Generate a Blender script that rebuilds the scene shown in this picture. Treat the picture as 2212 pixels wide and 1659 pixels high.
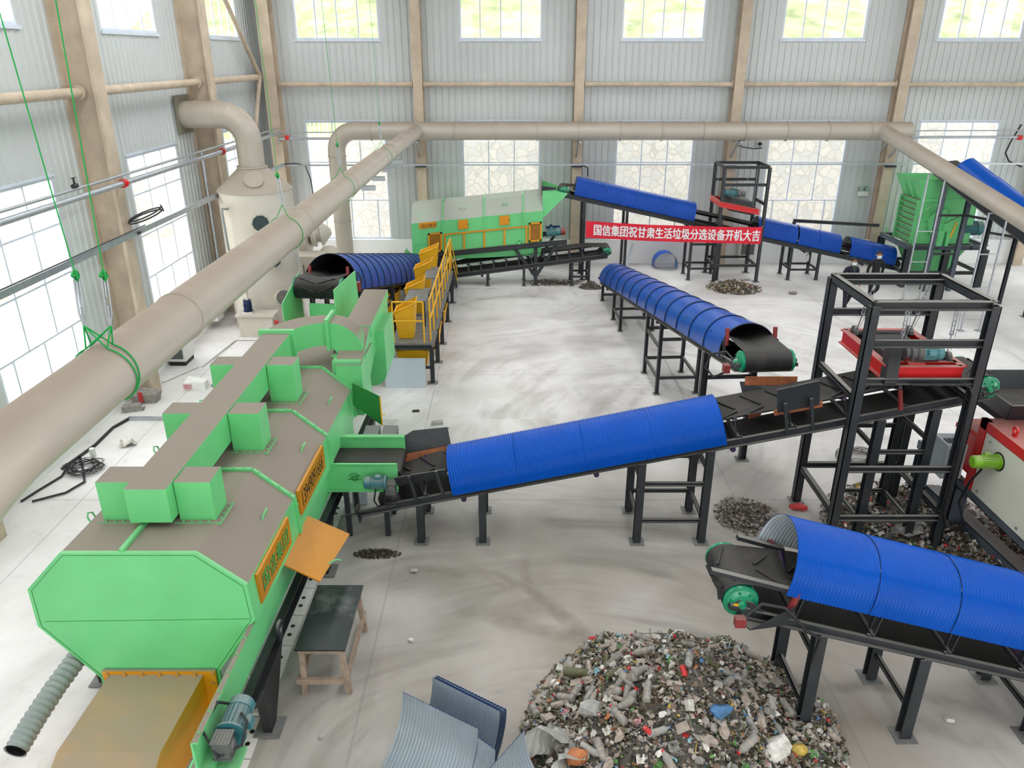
import bpy, bmesh, math, random
from mathutils import Vector, Matrix
random.seed(7)
for _o in list(bpy.data.objects): bpy.data.objects.remove(_o)
SC = bpy.context.scene
COL = SC.collection
PI = math.pi
V = Vector

# ------------------------------------------------------------------ camera
cd = bpy.data.cameras.new('camera'); cam = bpy.data.objects.new('camera', cd); COL.objects.link(cam)
cam.location = (0, 0, 7.5); cam.rotation_euler = (math.radians(90 - 23.2), 0, 0)
cd.sensor_width = 36.0; cd.lens = 1656.0 / 2212.0 * 36.0; cd.clip_end = 400
SC.camera = cam
# ------------------------------------------------------------------ world, exposure
W = bpy.data.worlds.new('overcast_sky'); SC.world = W; W.use_nodes = True
_bg = W.node_tree.nodes['Background']; _bg.inputs[0].default_value = (0.97, 0.985, 1.0, 1); _bg.inputs[1].default_value = 7.0
SC.view_settings.view_transform = 'Standard'; SC.view_settings.look = 'None'
SC.view_settings.gamma = 1.0; SC.view_settings.use_curve_mapping = False
SC.view_settings.exposure = -0.46
try:
    SC.cycles.max_bounces = 7; SC.cycles.diffuse_bounces = 4; SC.cycles.transparent_max_bounces = 12
    SC.cycles.caustics_reflective = False; SC.cycles.caustics_refractive = False
except Exception: pass
# area lamps above unseen roof strips, both added to brighten the hall
def area(name, loc, rot, sx, sy, energy, color=(1, 1, 1)):
    l = bpy.data.lights.new(name, 'AREA'); l.shape = 'RECTANGLE'; l.size = sx; l.size_y = sy; l.energy = energy; l.color = color
    o = bpy.data.objects.new(name, l); COL.objects.link(o); o.location = loc; o.rotation_euler = rot
    return o
ROOF = 11.6
FILL_STRIPS = [(-6.0, 2.2), (3.0, 2.2), (12.0, 2.2)]
for _x, _w in FILL_STRIPS:
    area('added_roof_fill', (_x, 13.0, ROOF + .25), (0, 0, 0), _w, 26.0, 150, (.97, .98, 1.0))

# ------------------------------------------------------------------ materials
MATS = {}
def nt(m): return m.node_tree.nodes, m.node_tree.links
def mat(name, col, rough=.5, metal=0., var=.08, scale=3., dust=0., dustcol=(.30, .275, .24), bump=0., bscale=40., spec=.5, lo=.35, hi=.8, stain=0., staincol=(.12, .10, .08)):
    """painted / bare surface with procedural mottling, settled dust on upward faces and optional stains"""
    m = bpy.data.materials.new(name); m.use_nodes = True; N, L = nt(m); b = N['Principled BSDF']
    b.inputs['Roughness'].default_value = rough; b.inputs['Metallic'].default_value = metal
    b.inputs['Specular IOR Level'].default_value = spec
    g = N.new('ShaderNodeNewGeometry')
    n = N.new('ShaderNodeTexNoise'); n.inputs['Scale'].default_value = scale; n.inputs['Detail'].default_value = 6
    L.new(g.outputs['Position'], n.inputs['Vector'])
    mr = N.new('ShaderNodeMapRange'); mr.inputs[1].default_value = .3; mr.inputs[2].default_value = .7
    mr.inputs[3].default_value = 1 - var; mr.inputs[4].default_value = 1 + var; L.new(n.outputs[0], mr.inputs[0])
    mx = N.new('ShaderNodeMix'); mx.data_type = 'RGBA'; mx.blend_type = 'MULTIPLY'; mx.inputs[0].default_value = 1
    mx.inputs[6].default_value = (*col, 1); L.new(mr.outputs[0], mx.inputs[7]); out = mx.outputs[2]
    if stain > 0:
        n2 = N.new('ShaderNodeTexNoise'); n2.inputs['Scale'].default_value = scale * .7; n2.inputs['Detail'].default_value = 9; n2.inputs['Roughness'].default_value = .7
        L.new(g.outputs['Position'], n2.inputs['Vector'])
        r2 = N.new('ShaderNodeMapRange'); r2.inputs[1].default_value = .52; r2.inputs[2].default_value = .75; r2.inputs[3].default_value = 0; r2.inputs[4].default_value = stain
        L.new(n2.outputs[0], r2.inputs[0])
        ms = N.new('ShaderNodeMix'); ms.data_type = 'RGBA'; L.new(r2.outputs[0], ms.inputs[0]); L.new(out, ms.inputs[6]); ms.inputs[7].default_value = (*staincol, 1); out = ms.outputs[2]
    if dust > 0:
        sp = N.new('ShaderNodeSeparateXYZ'); L.new(g.outputs['Normal'], sp.inputs[0])
        r = N.new('ShaderNodeMapRange'); r.inputs[1].default_value = lo; r.inputs[2].default_value = hi; r.inputs[3].default_value = 0; r.inputs[4].default_value = dust
        L.new(sp.outputs[2], r.inputs[0])
        n3 = N.new('ShaderNodeTexNoise'); n3.inputs['Scale'].default_value = 1.7; n3.inputs['Detail'].default_value = 8
        L.new(g.outputs['Position'], n3.inputs['Vector'])
        r3 = N.new('ShaderNodeMapRange'); r3.inputs[1].default_value = .3; r3.inputs[2].default_value = .5; r3.inputs[3].default_value = .8; r3.inputs[4].default_value = 1; L.new(n3.outputs[0], r3.inputs[0])
        mm = N.new('ShaderNodeMath'); mm.operation = 'MULTIPLY'; L.new(r.outputs[0], mm.inputs[0]); L.new(r3.outputs[0], mm.inputs[1])
        md = N.new('ShaderNodeMix'); md.data_type = 'RGBA'; L.new(mm.outputs[0], md.inputs[0]); L.new(out, md.inputs[6]); md.inputs[7].default_value = (*dustcol, 1); out = md.outputs[2]
        mrg = N.new('ShaderNodeMapRange'); mrg.inputs[3].default_value = rough; mrg.inputs[4].default_value = .85; L.new(mm.outputs[0], mrg.inputs[0]); L.new(mrg.outputs[0], b.inputs['Roughness'])
    L.new(out, b.inputs['Base Color'])
    if bump > 0:
        nb = N.new('ShaderNodeTexNoise'); nb.inputs['Scale'].default_value = bscale; nb.inputs['Detail'].default_value = 4; L.new(g.outputs['Position'], nb.inputs['Vector'])
        bp = N.new('ShaderNodeBump'); bp.inputs['Strength'].default_value = bump; bp.inputs['Distance'].default_value = .02; L.new(nb.outputs[0], bp.inputs['Height']); L.new(bp.outputs[0], b.inputs['Normal'])
    MATS[name] = m; return m

GREEN = mat('green_enamel', (.145, .58, .21), .34, 0, .05, 2, dust=1.25, dustcol=(.235, .20, .158), lo=.25, hi=.7)
GREEN2 = mat('green_enamel_clean', (.15, .58, .22), .34, 0, .06, 2, dust=.25)
DKGREEN = mat('green_primer', (.02, .19, .035), .5, 0, .1, 3)
ORANGE = mat('orange_enamel', (.66, .27, .003), .4, 0, .06, 3, dust=1.0, dustcol=(.30, .235, .155), lo=.35, hi=.8)
ORANGEC = mat('orange_enamel_clean', (.50, .20, .001), .4, 0, .05, 3)
YELLOW = mat('yellow_enamel', (.80, .42, .01), .4, 0, .05, 3)
STEEL = mat('dark_painted_steel', (.022, .026, .030), .45, 0, .2, 5, dust=.9, dustcol=(.23, .22, .195), lo=.4, hi=.95)
STEELD = mat('black_painted_steel', (.014, .015, .017), .5, 0, .2, 5)
STEEL2 = mat('slate_painted_steel', (.075, .095, .12), .45, 0, .12, 4, dust=.7, dustcol=(.25, .24, .22))
BELT = mat('black_rubber_belt', (.016, .016, .017), .6, 0, .3, 3, dust=.35, dustcol=(.11, .10, .088), stain=.5, staincol=(.10, .088, .072), spec=.3)
BLACK = mat('black_rubber', (.012, .012, .013), .5)
BLUE = mat('blue_coated_sheet', (.0005, .072, .41), .18, 0, .06, 2, dust=.0, spec=.16)
BLUES = mat('blue_smooth_sheet', (.0005, .068, .38), .3, 0, .05, 2, spec=.2)
BLUEM = mat('blue_matt_sheet', (.002, .052, .29), .42, 0, .06, 2, dust=.05, dustcol=(.2, .22, .28), spec=.3)
BLUED = mat('blue_coated_sheet_dusty', (.001, .055, .34), .25, 0, .08, 2, dust=.05, dustcol=(.2, .22, .28), spec=.2)
PALEIN = mat('pale_sheet_backing', (.50, .56, .60), .4, 0, .05, 3)
GREYSHEET = mat('grey_sheet_backing', (.27, .32, .35), .32, .1, .08, 3)
DARKIN = mat('dark_backing_and_seam_shade', (.02, .022, .026), .6)
DUCT = mat('beige_duct_plastic', (.45, .405, .335), .28, 0, .04, 1.5, dust=.9, dustcol=(.25, .195, .145), lo=.3, hi=1.0, spec=.5)
CREAM = mat('cream_plastic', (.62, .58, .49), .35, 0, .05, 2, dust=.5, dustcol=(.36, .30, .24))
COLUMN = mat('fireproofed_column', (.55, .45, .34), .9, 0, .14, 2.2, bump=.9, bscale=28, stain=.35, staincol=(.30, .24, .18))
GALV = mat('galvanised_steel', (.45, .48, .51), .35, .7, .1, 6)
ALU = mat('white_aluminium', (.62, .68, .76), .4)
RED = mat('red_enamel', (.62, .012, .012), .4, 0, .08, 4, dust=.65, dustcol=(.33, .27, .24), lo=.5, hi=.95)
PULLEY = mat('green_motor_drum', (.0, .24, .11), .25, 0, .1, 5, spec=.7)
TEAL = mat('teal_motor_enamel', (.035, .17, .19), .4, 0, .12, 5, dust=.5, dustcol=(.3, .29, .26))
MOTORGREY = mat('grey_gear_casting', (.12, .125, .12), .5, .3, .15, 6, dust=.4)
LIME = mat('lime_motor_enamel', (.20, .45, .02), .4, 0, .08, 4, dust=.5, dustcol=(.38, .40, .22))
NAVY = mat('navy_motor_enamel', (.01, .025, .09), .4)
PURPLE = mat('purple_roller_end', (.035, .012, .06), .45)
MAROON = mat('red_roller', (.22, .02, .02), .5, dust=.3)
WHITE = mat('white_enamel', (.74, .74, .70), .4, 0, .03, 3)
IVORY = mat('ivory_panel', (.70, .70, .61), .4, 0, .03, 2, stain=.1, staincol=(.5, .45, .36))
PANEL = mat('pale_blue_board', (.50, .57, .62), .5, 0, .04, 2)
PLASTER = mat('white_plaster', (.86, .86, .85), .85, 0, .04, .7, stain=.1, staincol=(.6, .58, .55))
CLAD = mat('pale_grey_cladding', (.55, .575, .565), .42, .0, .05, .6)
ROPE = mat('green_rope', (.0, .34, .055), .6)
CABLE = mat('black_cable', (.012, .012, .014), .5)
RUST = mat('bare_rusty_steel', (.30, .095, .035), .65, 0, .3, 8)
WOOD = mat('raw_timber', (.36, .27, .20), .75, 0, .25, 9, stain=.4, staincol=(.22, .15, .10))
SLATE = mat('dark_table_board', (.018, .026, .025), .45, 0, .4, 2.5, stain=.9, staincol=(.17, .18, .17))
CONC = mat('cast_concrete', (.40, .39, .37), .9, 0, .15, 5, bump=.3)
BANNER = mat('red_banner_cloth', (.66, .008, .03), .7, 0, .1, 4)
LETTER = mat('white_lettering', (.80, .76, .76), .6)
INKSHADE = mat('black_letters_and_shade', (.01, .012, .01), .6)
GREENINK = mat('green_lettering', (.06, .46, .10), .5)
HOSE = mat('grey_corrugated_hose', (.25, .28, .27), .5)
SCREEN = mat('dark_screen', (.05, .06, .07), .2)
REDINK = mat('red_marking', (.55, .02, .02), .5)
CLOTHN = mat('navy_cloth', (.006, .008, .022), .85)
CLOTHK = mat('black_cloth', (.008, .009, .011), .85)
OLIVE = mat('olive_knit', (.035, .06, .035), .9)
SKIN = mat('skin', (.48, .24, .16), .55)
HAIR = mat('black_hair', (.008, .007, .007), .6)
MASKM = mat('pale_blue_mask', (.58, .72, .74), .8)
SHOE = mat('black_leather', (.008, .008, .009), .4)
FILMBAG = mat('dusty_plastic_film', (.42, .42, .39), .4, 0, .2, 6)

def glass():
    m = bpy.data.materials.new('window_glass'); m.use_nodes = True; N, L = nt(m); N.remove(N['Principled BSDF'])
    t = N.new('ShaderNodeBsdfTransparent'); g = N.new('ShaderNodeBsdfGlossy'); g.inputs['Roughness'].default_value = .02
    x = N.new('ShaderNodeMixShader'); x.inputs[0].default_value = .06; L.new(t.outputs[0], x.inputs[1]); L.new(g.outputs[0], x.inputs[2])
    L.new(x.outputs[0], N['Material Output'].inputs[0]); return m
GLASS = glass()
def thin_film(name, col, fac):
    m = bpy.data.materials.new(name); m.use_nodes = True; N, L = nt(m); b = N['Principled BSDF']
    b.inputs['Base Color'].default_value = (*col, 1); b.inputs['Roughness'].default_value = .3
    t = N.new('ShaderNodeBsdfTransparent'); x = N.new('ShaderNodeMixShader'); x.inputs[0].default_value = fac
    L.new(t.outputs[0], x.inputs[1]); L.new(b.outputs[0], x.inputs[2]); L.new(x.outputs[0], N['Material Output'].inputs[0]); return m
FILM = thin_film('clear_dusty_film', (.42, .42, .38), .8)

def floor_mat():
    m = bpy.data.materials.new('power_floated_concrete'); m.use_nodes = True; N, L = nt(m); b = N['Principled BSDF']
    g = N.new('ShaderNodeNewGeometry'); P = g.outputs['Position']
    def noise(scale, detail=6, rough=.55, vec=P, dist=0.):
        n = N.new('ShaderNodeTexNoise'); n.inputs['Scale'].default_value = scale; n.inputs['Detail'].default_value = detail
        n.inputs['Roughness'].default_value = rough; n.inputs['Distortion'].default_value = dist; L.new(vec, n.inputs['Vector']); return n.outputs[0]
    def rng(v, a, b_, c=0., d=1.):
        r = N.new('ShaderNodeMapRange'); r.inputs[1].default_value = a; r.inputs[2].default_value = b_; r.inputs[3].default_value = c; r.inputs[4].default_value = d; L.new(v, r.inputs[0]); return r.outputs[0]
    def math_(op, a, b_):
        k = N.new('ShaderNodeMath'); k.operation = op
        for i, q in enumerate((a, b_)):
            if isinstance(q, (int, float)): k.inputs[i].default_value = q
            else: L.new(q, k.inputs[i])
        return k.outputs[0]
    def mixc(f, a, col):
        x = N.new('ShaderNodeMix'); x.data_type = 'RGBA'; L.new(f, x.inputs[0])
        if isinstance(a, tuple): x.inputs[6].default_value = (*a, 1)
        else: L.new(a, x.inputs[6])
        x.inputs[7].default_value = (*col, 1); return x.outputs[2]
    sp = N.new('ShaderNodeSeparateXYZ'); L.new(P, sp.inputs[0])
    # worn, tracked-over zone in front of the heap and under the machines: distance from (2.2, 7.5)
    dx = math_('SUBTRACT', sp.outputs[0], 1.8); dy = math_('MULTIPLY', math_('SUBTRACT', sp.outputs[1], 7.0), .75)
    rad = math_('SQRT', math_('ADD', math_('MULTIPLY', dx, dx), math_('MULTIPLY', dy, dy)), 0)
    near = rng(rad, 2.6, 8.0, 1., 0.)
    near = math_('MULTIPLY', near, rng(noise(.35, 4), .3, .62, .5, 1.))
    c = mixc(rng(noise(.55, 8, .6), .35, .7), (.74, .72, .705), (.58, .555, .53))
    c = mixc(math_('MULTIPLY', near, 1.0), c, (.30, .262, .215))
    # swept tyre arcs: rings round two turning centres, broken up by noise
    for (cx, cy, sc, amt, col) in ((0.6, 5.2, 1.15, .55, (.20, .18, .155)), (3.0, 15.5, .9, .42, (.27, .25, .225)), (8.5, 20.0, .8, .34, (.29, .27, .25)), (-1.0, 26.0, .7, .3, (.30, .28, .26))):
        ex = math_('SUBTRACT', sp.outputs[0], cx); ey = math_('SUBTRACT', sp.outputs[1], cy)
        rr = math_('SQRT', math_('ADD', math_('MULTIPLY', ex, ex), math_('MULTIPLY', ey, ey)), 0)
        wob = math_('ADD', math_('MULTIPLY', rr, sc), math_('MULTIPLY', noise(.22, 1), 2.6))
        cb = N.new('ShaderNodeCombineXYZ'); L.new(wob, cb.inputs[0])
        an = N.new('ShaderNodeMath'); an.operation = 'ARCTAN2'; L.new(ey, an.inputs[0]); L.new(ex, an.inputs[1])
        L.new(math_('MULTIPLY', an.outputs[0], .55), cb.inputs[1])
        s = math_('ADD', math_('MULTIPLY', rng(noise(1.5, 3, .45, cb.outputs[0]), .47, .70), .75), math_('MULTIPLY', rng(noise(5.5, 3, .5, cb.outputs[0]), .5, .72), .35))
        s = math_('MULTIPLY', s, rng(rr, 5.2, 9.5, 1., 0.))
        s = math_('MULTIPLY', s, rng(noise(.5, 2), .36, .52))
        c = mixc(math_('MULTIPLY', s, amt * 1.7), c, col)
    # single curved tyre tracks, each a worn ring fading in and out (centre, radius, width, patch centre, patch size)
    for (cx, cy, r0, w0, qx, qy, qr, amt) in ((-1.55, 7.29, 2.86, .13, .3, 9.2, 1.6, .9), (2.91, 10.55, 2.8, .16, .5, 9.3, 1.5, .75), (-.86, 5.47, 3.47, .2, .4, 8.6, 1.4, .85), (-1.65, 7.65, 2.4, .14, -.8, 9.9, 1.7, .5), (4.18, 3.85, 3.7, .16, 4.8, 7.5, 1.7, .7), (.96, 8.28, 2.51, .15, 3.3, 9.2, 1.3, .6),
            (4.2, 3.7, 3.3, .2, 5.0, 6.9, 1.5, .5), (.22, 22.74, 2.32, .2, 0., 24.6, 2.6, .45), (9.65, 12.71, 8.35, .2, 1.9, 16.0, 3.2, .45), (9.9, 12.9, 7.9, .16, 2.4, 16.0, 3.0, .4), (2.4, 20.56, 8.91, .22, 11.0, 21.8, 3.6, .45), (2.2, 20.4, 8.3, .18, 10.2, 21.5, 3.2, .35), (21.7, 7.2, 23.5, .2, .6, 17., 3.5, .35)):
        ex = math_('SUBTRACT', sp.outputs[0], cx); ey = math_('SUBTRACT', sp.outputs[1], cy)
        rr = math_('ADD', math_('SQRT', math_('ADD', math_('MULTIPLY', ex, ex), math_('MULTIPLY', ey, ey)), 0), math_('MULTIPLY', math_('SUBTRACT', noise(.9, 3), .5), .5))
        k = rng(math_('ABSOLUTE', math_('SUBTRACT', rr, r0), 0), w0 * .25, w0, 1., 0.)
        fx = math_('SUBTRACT', sp.outputs[0], qx); fy = math_('SUBTRACT', sp.outputs[1], qy)
        k = math_('MULTIPLY', k, rng(math_('SQRT', math_('ADD', math_('MULTIPLY', fx, fx), math_('MULTIPLY', fy, fy)), 0), qr * .35, qr, 1., 0.))
        k = math_('MULTIPLY', k, rng(noise(3.2, 5), .34, .6, .25, 1.))
        c = mixc(math_('MULTIPLY', k, amt * .8), c, (.185, .16, .13))
    # fine grime, bluish scuffs and specks
    c = mixc(math_('MULTIPLY', rng(noise(2.6, 10, .72), .56, .72), .45), c, (.34, .32, .29))
    c = mixc(math_('MULTIPLY', math_('MULTIPLY', rng(noise(4.2, 10, .75), .6, .72), near), .7), c, (.19, .22, .24))
    c = mixc(math_('MULTIPLY', rng(noise(17., 4, .6), .69, .76), .55), c, (.13, .12, .11))
    # saw-cut joints every six metres
    for k, off in ((0, 1.9), (1, 5.9)):
        u = math_('PINGPONG', math_('ADD', sp.outputs[k], off + 60), 3.0)
        c = mixc(rng(u, .012, .02, .32, 0.), c, (.2, .19, .18))
    L.new(c, b.inputs['Base Color']); L.new(rng(noise(1.2), .3, .7, .55, .85), b.inputs['Roughness'])
    bp = N.new('ShaderNodeBump'); bp.inputs['Strength'].default_value = .15; bp.inputs['Distance'].default_value = .01
    L.new(noise(9, 8), bp.inputs['Height']); L.new(bp.outputs[0], b.inputs['Normal']); return m
FLOOR = floor_mat()

def stone_mat(name, scale, c1, c2, mortar, green=False):
    m = bpy.data.materials.new(name); m.use_nodes = True; N, L = nt(m); b = N['Principled BSDF']; b.inputs['Roughness'].default_value = .9
    g = N.new('ShaderNodeNewGeometry')
    nz = N.new('ShaderNodeTexNoise'); nz.inputs['Scale'].default_value = scale * .9; nz.inputs['Detail'].default_value = 3; L.new(g.outputs['Position'], nz.inputs['Vector'])
    mv = N.new('ShaderNodeMix'); mv.data_type = 'VECTOR'; mv.inputs[0].default_value = .12; L.new(g.outputs['Position'], mv.inputs[4]); L.new(nz.outputs[1], mv.inputs[5])
    v = N.new('ShaderNodeTexVoronoi'); v.feature = 'DISTANCE_TO_EDGE'; v.inputs['Scale'].default_value = scale; L.new(mv.outputs[1], v.inputs['Vector'])
    v2 = N.new('ShaderNodeTexVoronoi'); v2.inputs['Scale'].default_value = scale; L.new(mv.outputs[1], v2.inputs['Vector'])
    sep = N.new('ShaderNodeSeparateColor'); L.new(v2.outputs['Color'], sep.inputs[0])
    x = N.new('ShaderNodeMix'); x.data_type = 'RGBA'; L.new(sep.outputs[0], x.inputs[0]); x.inputs[6].default_value = (*c1, 1); x.inputs[7].default_value = (*c2, 1)
    r = N.new('ShaderNodeMapRange'); r.inputs[1].default_value = .02; r.inputs[2].default_value = .09; L.new(v.outputs['Distance'], r.inputs[0])
    y = N.new('ShaderNodeMix'); y.data_type = 'RGBA'; L.new(r.outputs[0], y.inputs[0]); y.inputs[6].default_value = (*mortar, 1); L.new(x.outputs[2], y.inputs[7])
    L.new(y.outputs[2], b.inputs['Base Color']); return m
STONE = stone_mat('mortared_rubble_stone', 3.0, (.70, .66, .60), (.58, .58, .57), (.54, .51, .47))
HILLS = mat('grassy_hillside', (.22, .265, .12), .95, 0, .45, .8, stain=.9, staincol=(.42, .39, .33))
YARD = mat('pale_gravel_yard', (.70, .66, .61), .95, 0, .2, 1.3, stain=.5, staincol=(.45, .41, .36))

# ------------------------------------------------------------------ mesh builder
class MB:
    def __init__(s): s.v = []; s.f = []; s.mi = []; s.sm = []; s.m = 0; s.sh = None
    def add(s, vs, fs, smooth=False):
        o = len(s.v)
        if s.sh: vs = [s.sh(V(p)) for p in vs]
        s.v += [tuple(p) for p in vs]
        for f in fs: s.f.append([i + o for i in f]); s.mi.append(s.m); s.sm.append(smooth)
        return s
    def hexa(s, p):  # 4 bottom + 4 top corners, same winding
        return s.add(p, [(3, 2, 1, 0), (4, 5, 6, 7), (0, 1, 5, 4), (1, 2, 6, 5), (2, 3, 7, 6), (3, 0, 4, 7)])
    def box(s, x0, x1, y0, y1, z0, z1):
        return s.hexa([(x0, y0, z0), (x1, y0, z0), (x1, y1, z0), (x0, y1, z0), (x0, y0, z1), (x1, y0, z1), (x1, y1, z1), (x0, y1, z1)])
    def cbox(s, c, sx, sy, sz, M=None):
        M = M or Matrix.Identity(3); c = V(c); h = []
        for z in (-.5, .5):
            for x, y in ((-.5, -.5), (.5, -.5), (.5, .5), (-.5, .5)): h.append(c + M @ V((x * sx, y * sy, z * sz)))
        return s.hexa(h)
    def frame(s, a, b, up=(0, 0, 1)):
        d = (V(b) - V(a)); d.normalize(); u = V(up)
        if abs(d.dot(u)) > .97: u = V((0, 1, 0)) if abs(d.y) < .9 else V((1, 0, 0))
        r = d.cross(u); r.normalize(); return d, r, r.cross(d)
    def bar(s, a, b, w, h, up=(0, 0, 1), ox=0., oz=0.):
        a, b = V(a), V(b); d, r, n = s.frame(a, b, up); a = a + r * ox + n * oz; b = b + r * ox + n * oz
        q = [(-w / 2, -h / 2), (w / 2, -h / 2), (w / 2, h / 2), (-w / 2, h / 2)]
        return s.hexa([a + r * x + n * z for x, z in q] + [b + r * x + n * z for x, z in q])
    def hbeam(s, a, b, w, h, t=.012, up=(0, 0, 1)):
        s.bar(a, b, w, t, up, 0, h / 2 - t / 2); s.bar(a, b, w, t, up, 0, -h / 2 + t / 2); return s.bar(a, b, t, h - 2 * t, up)
    def channel(s, a, b, w, h, t=.012, up=(0, 0, 1), side=1):
        s.bar(a, b, t, h, up, -side * (w / 2 - t / 2)); s.bar(a, b, w, t, up, 0, h / 2 - t / 2); return s.bar(a, b, w, t, up, 0, -h / 2 + t / 2)
    def cyl(s, a, b, r, r2=None, n=16, cap=True):
        a, b = V(a), V(b); r2 = r if r2 is None else r2; d, x, y = s.frame(a, b)
        c = [(math.cos(2 * PI * i / n), math.sin(2 * PI * i / n)) for i in range(n)]
        ra = [a + x * (r * p) + y * (r * q) for p, q in c]; rb = [b + x * (r2 * p) + y * (r2 * q) for p, q in c]
        s.add(ra + rb, [(i, (i + 1) % n, n + (i + 1) % n, n + i) for i in range(n)], True)
        if cap: s.add(ra, [list(range(n))[::-1]]); s.add(rb, [list(range(n))])
        return s
    def tube(s, pts, r, n=8, cap=True, closed=False):
        pts = [V(p) for p in pts]; k = len(pts); rs = r if isinstance(r, (list, tuple)) else [r] * k
        prev = None; rings = []
        for i in range(k):
            if closed: d = pts[(i + 1) % k] - pts[i - 1]
            else: d = pts[min(i + 1, k - 1)] - pts[max(i - 1, 0)]
            if d.length < 1e-9: d = V((0, 0, 1))
            d.normalize()
            if prev is None:
                u = V((0, 0, 1)) if abs(d.z) < .9 else V((1, 0, 0)); x = d.cross(u)
            else: x = prev - d * prev.dot(d)
            x.normalize(); prev = x; y = d.cross(x)
            rings.append([pts[i] + x * (rs[i] * math.cos(2 * PI * j / n)) + y * (rs[i] * math.sin(2 * PI * j / n)) for j in range(n)])
        vs = [p for q in rings for p in q]; fs = []
        for i in range(k if closed else k - 1):
            a, b_ = i * n, ((i + 1) % k) * n
            fs += [(a + j, a + (j + 1) % n, b_ + (j + 1) % n, b_ + j) for j in range(n)]
        s.add(vs, fs, True)
        if cap and not closed: s.add(rings[0], [list(range(n))[::-1]]); s.add(rings[-1], [list(range(n))])
        return s
    def lathe(s, c, axis, prof, n=28, cap=True):
        """prof: (distance along axis, radius)"""
        c = V(c); d, x, y = s.frame(c, c + V(axis)); rings = [[c + d * t + x * (r * math.cos(2 * PI * j / n)) + y * (r * math.sin(2 * PI * j / n)) for j in range(n)] for t, r in prof]
        for i in range(len(rings) - 1):
            s.add(rings[i] + rings[i + 1], [(j, (j + 1) % n, n + (j + 1) % n, n + j) for j in range(n)], True)
        if cap: s.add(rings[0], [list(range(n))[::-1]]); s.add(rings[-1], [list(range(n))])
        return s
    def prism(s, poly, a0, a1, axis='y'):
        """poly of 2-D points extruded along an axis (x: (y,z), y: (x,z), z: (x,y))"""
        mk = {'x': lambda p, t: (t, p[0], p[1]), 'y': lambda p, t: (p[0], t, p[1]), 'z': lambda p, t: (p[0], p[1], t)}[axis]
        n = len(poly); s.add([mk(p, a0) for p in poly] + [mk(p, a1) for p in poly], [list(range(n))[::-1], list(range(n, 2 * n))] + [(i, (i + 1) % n, n + (i + 1) % n, n + i) for i in range(n)]); return s
    def plate(s, pts, t, nrm=None):
        """thick flat plate from a planar corner loop"""
        p = [V(q) for q in pts]; n = V(nrm) if nrm else (p[1] - p[0]).cross(p[2] - p[0]); n.normalize(); k = len(p)
        return s.add([q - n * t / 2 for q in p] + [q + n * t / 2 for q in p], [list(range(k))[::-1], list(range(k, 2 * k))] + [(i, (i + 1) % k, k + (i + 1) % k, k + i) for i in range(k)])
    def grid(s, rows, smooth=True, closed=False):
        m = len(rows[0]); fs = []
        for i in range(len(rows) - 1):
            for j in range(m if closed else m - 1): fs.append((i * m + j, i * m + (j + 1) % m, (i + 1) * m + (j + 1) % m, (i + 1) * m + j))
        return s.add([p for r in rows for p in r], fs, smooth)
    def build(s, name, mats, parent=None, label=None, kind=None, fixn=True):
        me = bpy.data.meshes.new(name); mats = mats if isinstance(mats, (list, tuple)) else [mats]
        off = V((0, 0, 0))
        p = parent
        while p is not None: off = off + p.location; p = p.parent
        me.from_pydata([tuple(V(q) - off) for q in s.v], [], s.f)
        for q in mats: me.materials.append(q)
        for poly, mi, sm in zip(me.polygons, s.mi, s.sm): poly.material_index = mi; poly.use_smooth = sm
        if fixn:
            bm = bmesh.new(); bm.from_mesh(me); bmesh.ops.recalc_face_normals(bm, faces=bm.faces); bm.to_mesh(me); bm.free()
        me.update(); o = bpy.data.objects.new(name, me); COL.objects.link(o)
        if parent: o.parent = parent
        if label: o['label'] = label
        if kind: o['kind'] = kind
        return o
def tag(o, label, cat, group=None, kind=None):
    o['label'] = label; o['category'] = cat
    if group: o['group'] = group
    if kind: o['kind'] = kind
    return o
def thing(name, label, cat, loc, group=None):
    o = bpy.data.objects.new(name, None); COL.objects.link(o); o.location = loc; o.empty_display_size = .2
    return tag(o, label, cat, group)
def struct(name, mb, m, parent=None, label=None):
    o = mb.build(name, m, parent)
    if parent is None: o['kind'] = 'structure'
    if label: o['label'] = label
    return o
def text_mb(mb, body, origin, right, up, size, depth=.004, squeeze=1.0, bold=.0):
    """lettering turned into mesh: origin = lower left corner of the line, right / up = unit vectors"""
    cu = bpy.data.curves.new('lettering_curve', 'FONT'); cu.body = body; cu.size = 1.0; cu.offset = bold; cu.extrude = 0.0
    o = bpy.data.objects.new('lettering_curve', cu); COL.objects.link(o)
    bpy.context.view_layer.update(); dg = bpy.context.evaluated_depsgraph_get()
    me = bpy.data.meshes.new_from_object(o.evaluated_get(dg)); bpy.data.objects.remove(o); bpy.data.curves.remove(cu)
    R, U = V(right), V(up); n = R.cross(U); O = V(origin)
    mb.add([O + R * (v.co.x * size * squeeze) + U * (v.co.y * size) + n * depth for v in me.vertices], [list(p.vertices) for p in me.polygons])
    w = max((v.co.x for v in me.vertices), default=0) * size * squeeze
    bpy.data.meshes.remove(me); return w
def arc(c, r, a0, a1, n, x=(1, 0, 0), y=(0, 0, 1), rb=None):
    c, x, y = V(c), V(x), V(y); rb = r if rb is None else rb
    return [c + x * (r * math.cos(a0 + (a1 - a0) * i / n)) + y * (rb * math.sin(a0 + (a1 - a0) * i / n)) for i in range(n + 1)]
TRENCH = mat('pale_trench_slab', (.78, .75, .73), .7, 0, .06, 3, stain=.15, staincol=(.4, .36, .33))
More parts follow.
